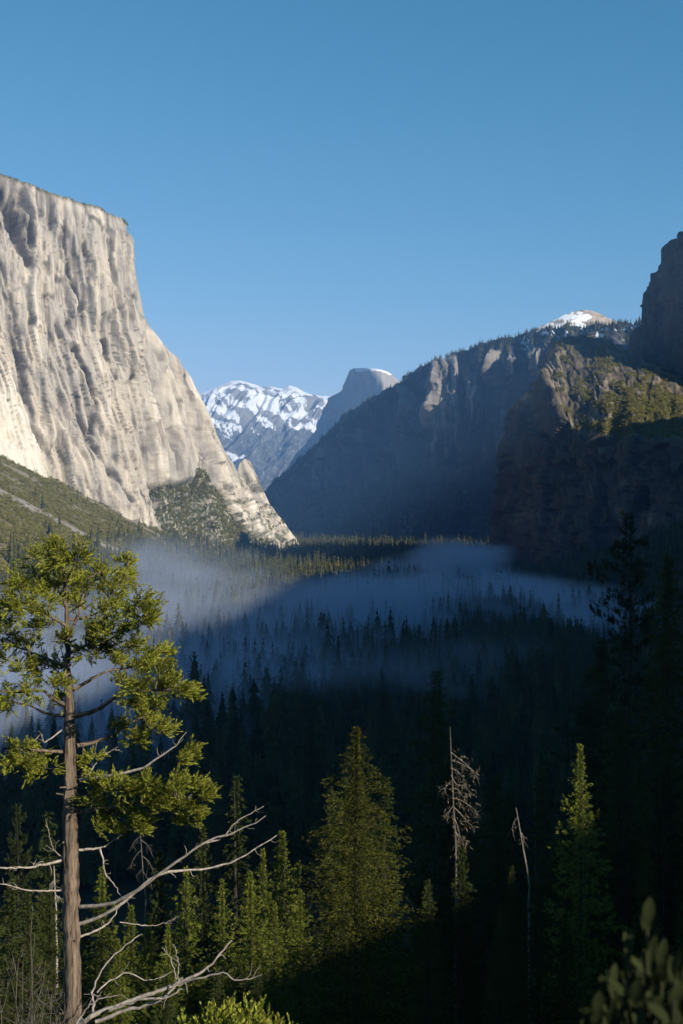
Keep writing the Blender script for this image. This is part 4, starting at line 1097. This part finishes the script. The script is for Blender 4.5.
# foliage clumps: px, py, radius in px, depth offset
blobs = []
for (x, y, rad) in [(45, 560, 17), (60, 553, 14), (76, 560, 17), (100, 574, 16), (120, 577, 15), (128, 563, 9), (20, 584, 19), (38, 582, 18), (60, 582, 16), (84, 586, 15), (5, 606, 19), (22, 608, 15), (112, 594, 17), (42, 604, 13), (78, 606, 12), (104, 612, 15),
                 (136, 604, 15), (148, 612, 13), (128, 620, 14), (92, 630, 13), (112, 634, 14), (145, 622, 10), (8, 634, 16), (-8, 622, 16), (26, 648, 12), (44, 628, 11), (64, 640, 9), (88, 652, 13), (104, 652, 10), (4, 662, 16), (24, 668, 12), (-10, 680, 16), (44, 668, 11),
                 (62, 668, 9), (56, 686, 8), (67, 700, 8), (30, 690, 11), (12, 700, 12), (-6, 706, 12), (134, 646, 12), (164, 650, 9), (150, 658, 13), (138, 668, 13), (160, 672, 15), (176, 686, 13), (188, 692, 8), (158, 690, 14), (140, 686, 13), (122, 680, 11), (118, 664, 9),
                 (150, 706, 12), (132, 700, 10), (150, 728, 14), (136, 738, 12), (164, 732, 10), (146, 718, 10), (120, 728, 8), (18, 748, 11), (12, 762, 9), (30, 770, 10), (46, 768, 9), (24, 760, 9), (40, 752, 6), (80, 766, 9), (94, 758, 6), (186, 751, 9), (179, 760, 6),
                 (104, 788, 12), (118, 786, 13), (134, 790, 12), (96, 800, 9), (150, 786, 11), (166, 790, 11), (178, 782, 10), (194, 788, 11), (206, 796, 8), (152, 804, 12), (130, 812, 12), (112, 812, 10), (168, 806, 10), (188, 806, 9), (196, 815, 6), (138, 824, 9), (100, 826, 8), (120, 830, 6), (178, 822, 6)]:
    blobs.append((x, y, rad, 0.0))
allq = np.concatenate([q for _, q in LIMBS]); own = np.concatenate([[i] * len(q) for i, (_, q) in enumerate(LIMBS)])
mbs = MB(); twig = MB()
def sprays(mb, centers, outs, size, rng, nleaf=38, wdt=0.025):
    """Flat fans of scale leaves around a short stem."""
    n = len(centers)
    d = norm(outs + rng.normal(0, 0.38, (n, 3)) + [0, 0, 0.25])
    side = norm(np.cross(d, rng.normal(size=(n, 3)) * [0.5, 0.5, 1.0]))
    s = rng.uniform(0, 1, (n, nleaf)); sg = np.sign(rng.uniform(-1, 1, (n, nleaf)))
    L = size[:, None] * rng.uniform(0.75, 1.15, (n, nleaf))
    pos = centers[:, None] + d[:, None] * (s * size[:, None])[..., None] + side[:, None] * (sg * 0.06 * (1 - s) * size[:, None])[..., None]
    ld = d[:, None] * 0.85 + side[:, None] * (sg * rng.uniform(0.35, 1.0, (n, nleaf)) * (1.1 - s))[..., None] + rng.normal(0, 0.10, (n, nleaf, 3))
    leaves(mb, pos.reshape(-1, 3), ld.reshape(-1, 3), (0.36 * L * (1.15 - 0.5 * s)).ravel(), (wdt * rng.uniform(0.7, 1.3, (n, nleaf))).ravel(), rng)
for (x, y, rad, _) in blobs:
    c0 = loc([(x, y, 0)])[0]
    dd = np.hypot(allq[:, 0] - c0[0], allq[:, 2] - c0[2])
    k = int(np.argmin(dd + 0.15 * r.uniform(0, 1, len(dd))))
    dep = allq[k, 1] + r.normal(0, 0.35) if dd[k] < 2.0 else r.normal(0, 0.8)
    c0 = loc([(x, y, dep)])[0]
    R0 = rad * PX * 1.12
    a0 = allq[k]
    m = (a0 + c0) / 2 + r.normal(0, 0.08, 3)
    tube(twig, catmull([a0, m, c0], 7), np.linspace(0.028, 0.010, 7), 4, 0, r)
    for sub in range(max(4, int(10 * rad / 15))):
        off = norm(r.normal(size=3)) * R0 * r.uniform(0.15, 0.9) * [1, 1, 0.72]
        c1 = c0 + off
        tube(twig, [c0, c1], [0.010, 0.005], 3, 0, r)
        nsp = 9
        out = np.repeat(norm(off + [0, 0, 0.10 * R0] + 0.4 * (c0 - np.array([tp[30, 0], tp[30, 1], c0[2]])) * 0.15)[None], nsp, 0)
        ctr = c1 + r.normal(0, 0.13 * R0 + 0.03, (nsp, 3))
        sprays(mbs, ctr, out, r.uniform(0.22, 0.42, nsp), r)
mbs.build('foliage', m_cedar, big)
twig.build('branchlets', m_twig, big, True)

# ------------------------------------------------------------------ bleached dead limb lying at the tree's foot
D2 = 41.0
def loc2(pts, b0): return np.array([P(p[0], p[1], D2 + (p[2] if len(p) > 2 else 0)) - b0 for p in pts])
x0, y0, _z = P(100, 1020, D2); b0 = np.array([x0, D2, gz(x0, D2)])
e = empty('fallen_limb', tuple(b0), 'bleached dead limb with forked bare branches lying at the big tree foot', 'dead limb')
mb = MB()
def dead(mb, pts, r0, r1, n=20, twigs=3, tl=0.5, b0=b0, L=loc2, rng=r):
    q = catmull(L(pts, b0), n); q += 0.018 * rng.normal(size=q.shape)
    tube(mb, q, np.linspace(r0, r1, n), 6, 0.12, rng)
    for k in range(twigs):
        i = int(rng.integers(n // 4, n - 1)); t = norm(q[i + 1] - q[i])
        d = norm(t * rng.uniform(0.2, 1) + rng.normal(0, 0.6, 3)); ll = tl * rng.uniform(.3, 1)
        tube(mb, catmull([q[i], q[i] + d * ll * .5 + rng.normal(0, .04, 3), q[i] + d * ll], 5), np.linspace(max(.006, r0 * .25), .004, 5), 4, 0, rng)
K2 = D2 / F
dead(mb, [(60, 1040, .5), (88, 1018), (110, 1009), (145, 996), (162, 990), (176, 984), (190, 977), (206, 969), (220, 954), (231, 940)], 3.0 * K2, 0.7 * K2, 30, 6)
mb.build('stem', m_bleach, e, True)
for pts, a, b_, tw in [([(95, 1022, -.2), (120, 1012, -.2), (150, 1004, -.3), (170, 992, -.3), (182, 978, -.3)], 2.2, 0.7, 4), ([(176, 985), (200, 978, -.3), (222, 973, -.5), (236, 980, -.6), (248, 979, -.6), (262, 974, -.7)], 1.1, 0.4, 4),
                       ([(92, 1014), (94, 1000, .3), (93, 990, .4), (100, 972, .5), (112, 957, .6), (127, 944, .7), (141, 934, .8)], 1.3, 0.4, 5), ([(97, 992, .4), (112, 980, .6), (128, 973, .7), (146, 980, .8), (160, 978, .9), (172, 971, 1)], 0.9, 0.3, 4),
                       ([(177, 984), (175, 972, .2), (170, 958, .3), (162, 948, .4)], 0.7, 0.3, 3), ([(178, 982), (178, 965, -.2), (176, 950, -.3), (173, 943, -.3)], 0.7, 0.3, 3), ([(110, 1010, -.3), (140, 1000, -.6), (165, 998, -.7), (182, 989, -.8)], 1.6, 0.6, 4),
                       ([(70, 1035, -.4), (84, 1012, -.5), (96, 1001, -.6), (120, 995, -.7)], 1.4, 0.4, 4)]:
    mb = MB(); dead(mb, pts, a * K2, b_ * K2, 18, tw); mb.build('branch', m_bleach, e, True)

# ------------------------------------------------------------------ bare scrub in the bottom left corner
for cx, topy, dist, hw, lab, sd in [(22, 900, 33.0, 52, 'tangled leafless shrub of dull thin twigs in the bottom left corner', 1), (66, 955, 36.0, 34, 'smaller leafless shrub at the foot of the big trunk', 2)]:
    x, y, zt = P(cx, topy, dist); z0 = gz(x, y) - 0.1
    rs = np.random.default_rng(60 + sd)
    e = empty('bare_shrub', (x, y, z0), lab, 'shrub')
    mb = MB(); fine_ = MB(); h = zt - z0
    for k in range(34):
        a = rs.uniform(0, 6.28); lean = rs.uniform(0.05, 1.0)
        tip = np.array([math.cos(a) * lean * hw / F * dist, math.sin(a) * lean * 1.2, h * (1 - 0.45 * lean ** 2) * rs.uniform(0.6, 1.02)])
        mid_ = tip * [0.35, 0.35, 0.55] + rs.normal(0, .12, 3)
        q = catmull([rs.normal(0, .12, 3) * [1, 1, 0], mid_, tip], 12); q += rs.normal(0, .025, q.shape)
        tube(mb, q, np.linspace(0.035, 0.006, 12), 4, 0.1, rs)
        for j in range(11):
            i = int(rs.integers(3, 11)); d = norm(rs.normal(0, .7, 3) + norm(q[i + 1 if i < 11 else i] - q[i - 1]) * 0.8); L_ = rs.uniform(0.25, 0.9)
            e2 = q[i] + d * L_
            tube(fine_, catmull([q[i], q[i] + d * L_ * .5 + rs.normal(0, .06, 3), e2], 5), np.linspace(0.011, 0.004, 5), 3, 0, rs)
            for jj in range(2):
                d2 = norm(d + rs.normal(0, .6, 3)); tube(fine_, [q[i] + d * L_ * .6, q[i] + d * L_ * .6 + d2 * rs.uniform(.15, .45)], [0.006, 0.003], 3, 0, rs)
    mb.build('stems', m_twig, e, True); fine_.build('twigs', m_twig, e, True)

# ------------------------------------------------------------------ green shrub at the bottom edge
for cx, topy, dist, wpx, lab, sd in [(232, 996, 20.0, 66, 'bright green sunlit shrub peeking over the bottom edge', 5)]:
    x, y, zt = P(cx, topy, dist); z0 = gz(x, y) - 0.1; h = zt - z0
    rs = np.random.default_rng(80 + sd)
    e = empty('green_shrub', (x, y, z0), lab, 'shrub')
    st = MB(); lf = MB(); hw = wpx / F * dist
    for k in range(110):
        a = rs.uniform(0, 6.28); lean = rs.uniform(0, 1) ** 0.6
        tip = np.array([math.cos(a) * lean * hw, math.sin(a) * lean * hw, h * (0.96 - 0.14 * lean ** 2) * rs.uniform(0.88, 1.0)])
        tube(st, catmull([[0, 0, 0], tip * [0.4, 0.4, 0.6], tip], 6), np.linspace(0.02, 0.005, 6), 4, 0, rs)
        n_ = 16
        ctr = tip + rs.normal(0, 0.09, (n_, 3)) - [0, 0, 0.08]
        sprays(lf, ctr, np.repeat(norm(tip * [.6, .6, .5])[None], n_, 0) , rs.uniform(0.16, 0.28, n_), rs, 18, 0.026)
    st.build('stems', m_twig, e, True); lf.build('foliage', m_cedar, e)

# ------------------------------------------------------------------ broad-leaved shrub close by at the lower right
dist = 3.4
x, y, zt = P(640, 908, dist); z0 = gz(x, y) - 0.05; h = zt - z0
rs = np.random.default_rng(99)
e = empty('leafy_shrub', (x, y, z0), 'blurred dark shrub with large upright oval leaves at the lower right, close by', 'shrub')
st = MB(); lf = MB()
def oval(mb, p, d, nrm, L, W):
    d = norm(d); s = norm(np.cross(d, nrm)); up = np.cross(s, d)
    t = np.array([0, .12, .3, .52, .74, .9, 1.0]); w_ = np.array([0.02, .28, .7, 1.0, .9, .5, 0.03]) * W / 2
    c = p + d * (t * L)[:, None] + up * (-(t - .4) ** 2 * L * .25)[:, None]
    v = np.concatenate([c - s * w_[:, None] + up * (w_ * .25)[:, None], c, c + s * w_[:, None] + up * (w_ * .25)[:, None]])
    f = [(i, i + 1, 7 + i + 1, 7 + i) for i in range(6)] + [(7 + i, 7 + i + 1, 14 + i + 1, 14 + i) for i in range(6)]
    mb.add(v, np.array(f))
for (sx, sy, ln) in [(647, 912, 1.0), (629, 940, .95), (662, 948, .95), (612, 975, .9), (678, 985, .95), (640, 975, .9), (596, 1005, .8), (655, 1000, .85), (690, 965, .9), (622, 1010, .8), (601, 985, .85), (635, 990, .8), (668, 1008, .8), (610, 1018, .7), (648, 955, .9), (675, 965, .9), (625, 965, .9), (586, 1012, .7), (683, 1004, .8)]:
    tip = P(sx, sy + 16, dist + rs.uniform(-.25, .3)) - np.array([x, y, z0])
    q = catmull([np.array([rs.normal(0, .05), rs.normal(0, .05), 0]), tip * [.6, .6, .55], tip], 14)
    tube(st, q, np.linspace(.012, .004, 14), 5, 0, rs)
    for j in range(44):
        i = 13 - j * 0.21
        if i < 4: break
        p = np.array([np.interp(i, range(14), q[:, c]) for c in range(3)])
        a = j * 2.4 + rs.uniform(-.4, .4)
        spread = 0.12 if j < 2 else rs.uniform(.35, .95)
        d = np.array([math.cos(a) * spread, math.sin(a) * spread, 1.0 if j < 4 else 0.55])
        oval(lf, p, d, np.array([-math.cos(a) * .5, -math.sin(a) * .5 - .9, 0.5]) + rs.normal(0, .35, 3), rs.uniform(.05, .085), rs.uniform(.019, .031))
st.build('stems', m_greenstem, e, True); lf.build('leaves', m_broad, e, True)

# ------------------------------------------------------------------ standing dead trees
def snag(px0, y0_, px1, y1_, d, label, r0=0.16, mat=None, br=(), tuft=0, sd=0, tmat=None):
    rs = np.random.default_rng(300 + sd)
    top = P(px0, y0_, d); low = P(px1, y1_, d)
    dirv = (low - top) / (top[2] - low[2])
    z0 = gz(low[0], low[1])
    foot = np.array([low[0], low[1], z0 - 0.4])
    e = empty('dead_tree', tuple(foot), label, 'dead tree')
    m = MB(); n = 14; t = np.linspace(0, 1, n)[:, None]
    top, low = top - foot, low - foot
    kk = 1 - (top[2] * t[:, 0] - low[2]) / (top[2] - low[2])
    q = np.where((kk > 1)[:, None], np.array([0, 0, 1]) * top * t + np.array([1, 1, 0]) * low, low + (top - low) * (1 - np.clip(kk, 0, 1))[:, None]) + rs.normal(0, 0.04, (n, 3)) * np.sin(np.pi * t)
    top, low = top + foot, low + foot
    tube(m, q, r0 * (1 - t[:, 0]) ** 0.8 + 0.03, 7, 0.12, rs); m.build('trunk', tmat or mat or m_snag, e, True)
    for pts in br:
        m = MB(); qq = catmull(np.array([P(a[0], a[1], d + (a[2] if len(a) > 2 else 0)) - foot for a in pts]), 9)
        tube(m, qq, np.linspace(0.055, 0.014, 9), 4, 0.1, rs)
        tw = MB()
        for k in range(9):
            i = int(rs.integers(2, 9)); dv = norm(rs.normal(0, .6, 3) + [0.2, 0, -0.7]); L_ = rs.uniform(.3, .9)
            tube(tw, [qq[i], qq[i] + dv * L_ * .5 + rs.normal(0, .05, 3), qq[i] + dv * L_], [.02, .014, .006], 3, 0, rs)
        bo = m.build('branch', mat or m_snag, e, True); tw.build('twigs', mat or m_snag, bo, True)
    if tuft:
        m = MB(); pts = np.array([P(a[0], a[1], d) - foot for b2 in br for a in b2[1:]])
        k = rs.integers(len(pts), size=tuft)
        leaves(m, pts[k] + rs.normal(0, .3, (tuft, 3)), rs.normal(0, .5, (tuft, 3)) + [0.2, 0, -.8], rs.uniform(.2, .5, tuft), rs.uniform(.03, .07, tuft), rs)
        m.build('dead_needles', m_dry, e)
    return e
snag(450, 727, 456, 850, 108, 'bleached dead tree with drooping ragged branches right of the tall dark fir', 0.12, None,
     [[(450.5, 752), (458, 758), (468, 766), (476, 776)], [(451, 760), (462, 764), (474, 771)], [(451, 775), (456, 784), (464, 786), (470, 792)], [(451, 782), (447, 785), (444, 792)], [(452, 798), (460, 800), (470, 806), (477, 812)],
      [(452, 806), (459, 812), (466, 820), (474, 828)], [(453, 815), (457, 825), (459, 832), (461, 842)], [(450.5, 768), (458, 772), (466, 782)], [(453, 826), (458, 838), (457, 850)], [(453, 806), (449, 812), (447, 820)], [(451.5, 788), (458, 790), (463, 797)], [(454, 832), (461, 838), (464, 848)]], 420, 1, m_twig)
snag(516, 808, 529, 880, 98, 'slim bleached snag leaning to the left among dark trees', 0.11, None, [[(517, 818), (514, 822), (512, 829)], [(520, 832), (523, 836), (524, 842)]], 0, 2)
snag(534, 711, 535, 790, 190, 'thin bare grey snag in the dark middle of the right slope', 0.22, m_twig, [[(534, 730), (537, 733), (539, 738)]], 0, 3)
snag(140, 826, 145, 900, 120, 'grey dead tree with many fine branches behind the bleached limbs', 0.12, m_twig,
     [[(140.5, 836), (134, 842), (129, 852)], [(141, 840), (147, 845), (152, 855)], [(141, 850), (134, 858), (130, 868)], [(142, 856), (149, 862), (154, 874)], [(143, 868), (136, 876)], [(143, 872), (151, 884)]], 0, 4)
snag(54, 866, 57, 945, 100, 'pale thin dead pole just left of the big trunk', 0.14, m_bleach, [[(55, 880), (50, 884)], [(55.5, 895), (60, 899)]], 0, 5)

# ------------------------------------------------------------------ smoke lying on the valley floor
m_smoke, nt, out = new_mat('valley_smoke')
tc = N(nt, 'ShaderNodeTexCoord')
def lump(c, rad, edge, gain):
    s1 = N(nt, 'ShaderNodeVectorMath', operation='SUBTRACT'); s1.inputs[1].default_value = c
    s2 = N(nt, 'ShaderNodeVectorMath', operation='DIVIDE'); s2.inputs[1].default_value = rad
    nt.links.new(warped, s1.inputs[0]); nt.links.new(s1.outputs[0], s2.inputs[0])
    ln = N(nt, 'ShaderNodeVectorMath', operation='LENGTH'); nt.links.new(s2.outputs[0], ln.inputs[0])
    mr = N(nt, 'ShaderNodeMapRange', interpolation_type='SMOOTHSTEP'); mr.inputs[1].default_value = 1.0; mr.inputs[2].default_value = 1.0 - edge
    mr.inputs[3].default_value = 0.0; mr.inputs[4].default_value = gain
    nt.links.new(ln.outputs['Value'], mr.inputs[0])
    return mr.outputs[0]
nz = N(nt, 'ShaderNodeTexNoise', Scale=0.006, Detail=2.0, Roughness=0.55)
mp = N(nt, 'ShaderNodeMapping'); mp.inputs['Scale'].default_value = (1, 0.55, 2.2)
nt.links.new(tc.outputs['Object'], mp.inputs[0]); nt.links.new(mp.outputs[0], nz.inputs['Vector'])
wv = N(nt, 'ShaderNodeVectorMath', operation='MULTIPLY_ADD'); wv.inputs[1].default_value = (260, 600, 60); 
sh = N(nt, 'ShaderNodeVectorMath', operation='SUBTRACT'); sh.inputs[1].default_value = (0.5, 0.5, 0.5)
nt.links.new(nz.outputs['Color'], sh.inputs[0]); nt.links.new(sh.outputs[0], wv.inputs[0]); nt.links.new(tc.outputs['Object'], wv.inputs[2])
warped = wv.outputs[0]
tot = None
for c, rad, edge, gain in SMOKE:
    l_ = lump(c, rad, edge, gain)
    tot = l_ if tot is None else math_n(nt, 'MAXIMUM', tot, l_)
nz2 = N(nt, 'ShaderNodeTexNoise', Scale=0.0042, Detail=4.0, Roughness=0.58)
mp2 = N(nt, 'ShaderNodeMapping'); mp2.inputs['Scale'].default_value = (1, 0.5, 2.2)
nt.links.new(warped, mp2.inputs[0]); nt.links.new(mp2.outputs[0], nz2.inputs['Vector'])
nf = N(nt, 'ShaderNodeMapRange'); nf.inputs[1].default_value = 0.41; nf.inputs[2].default_value = 0.60; nf.inputs[3].default_value = 0.03; nf.inputs[4].default_value = 1.9
nt.links.new(nz2.outputs['Fac'], nf.inputs[0])
den = math_n(nt, 'MULTIPLY', math_n(nt, 'MULTIPLY', tot, nf.outputs[0]), SMOKE_D)
pv = N(nt, 'ShaderNodeVolumePrincipled'); pv.inputs['Color'].default_value = SMOKE_C; pv.inputs['Anisotropy'].default_value = 0.1
nt.links.new(den, pv.inputs['Density']); nt.links.new(pv.outputs[0], out.inputs['Volume'])
foot = np.array([(-215, 640), (60, 640), (330, 1000), (430, 1500), (470, 2000), (420, 3300), (-120, 3500), (-420, 3000), (-540, 2000), (-500, 1200), (-400, 800)], float)
nfp = len(foot)
mb = MB()
v = [(x, y, -158.0) for x, y in foot] + [(x, y, -30.0) for x, y in foot] + [(foot[:, 0].mean(), foot[:, 1].mean(), -158.0), (foot[:, 0].mean(), foot[:, 1].mean(), -30.0)]
f3 = [(2 * nfp, (i + 1) % nfp, i) for i in range(nfp)] + [(2 * nfp + 1, nfp + i, nfp + (i + 1) % nfp) for i in range(nfp)]
f4 = [(i, (i + 1) % nfp, nfp + (i + 1) % nfp, nfp + i) for i in range(nfp)]
mb.add(v, np.array(f4)); mb.f.append(np.array(f3, dtype=np.int32))
smoke = mb.build('smoke', m_smoke)
tag(smoke, 'low blue smoke drifting over the valley floor among the conifers', kind='stuff')
# ------------------------------------------------------------------ air
m_haze, nt, out = new_mat('haze_air')
pv = N(nt, 'ShaderNodeVolumePrincipled'); pv.inputs['Color'].default_value = (0.22, 0.49, 1.0, 1); pv.inputs['Density'].default_value = HAZE_D
pv.inputs['Anisotropy'].default_value = 0.0
nt.links.new(pv.outputs[0], out.inputs['Volume'])
mb = MB()
x0, x1, y0, y1, z0, z1 = -19000, 19000, -19000, 19000, -172.0, 1700.0
mb.add([(x, y, z) for x in (x0, x1) for y in (y0, y1) for z in (z0, z1)], [(0, 1, 3, 2), (4, 6, 7, 5), (0, 4, 5, 1), (2, 3, 7, 6), (0, 2, 6, 4), (1, 5, 7, 3)])
haze = mb.build('haze', m_haze)
tag(haze, 'thin blue haze that fades the far mountains', kind='stuff')
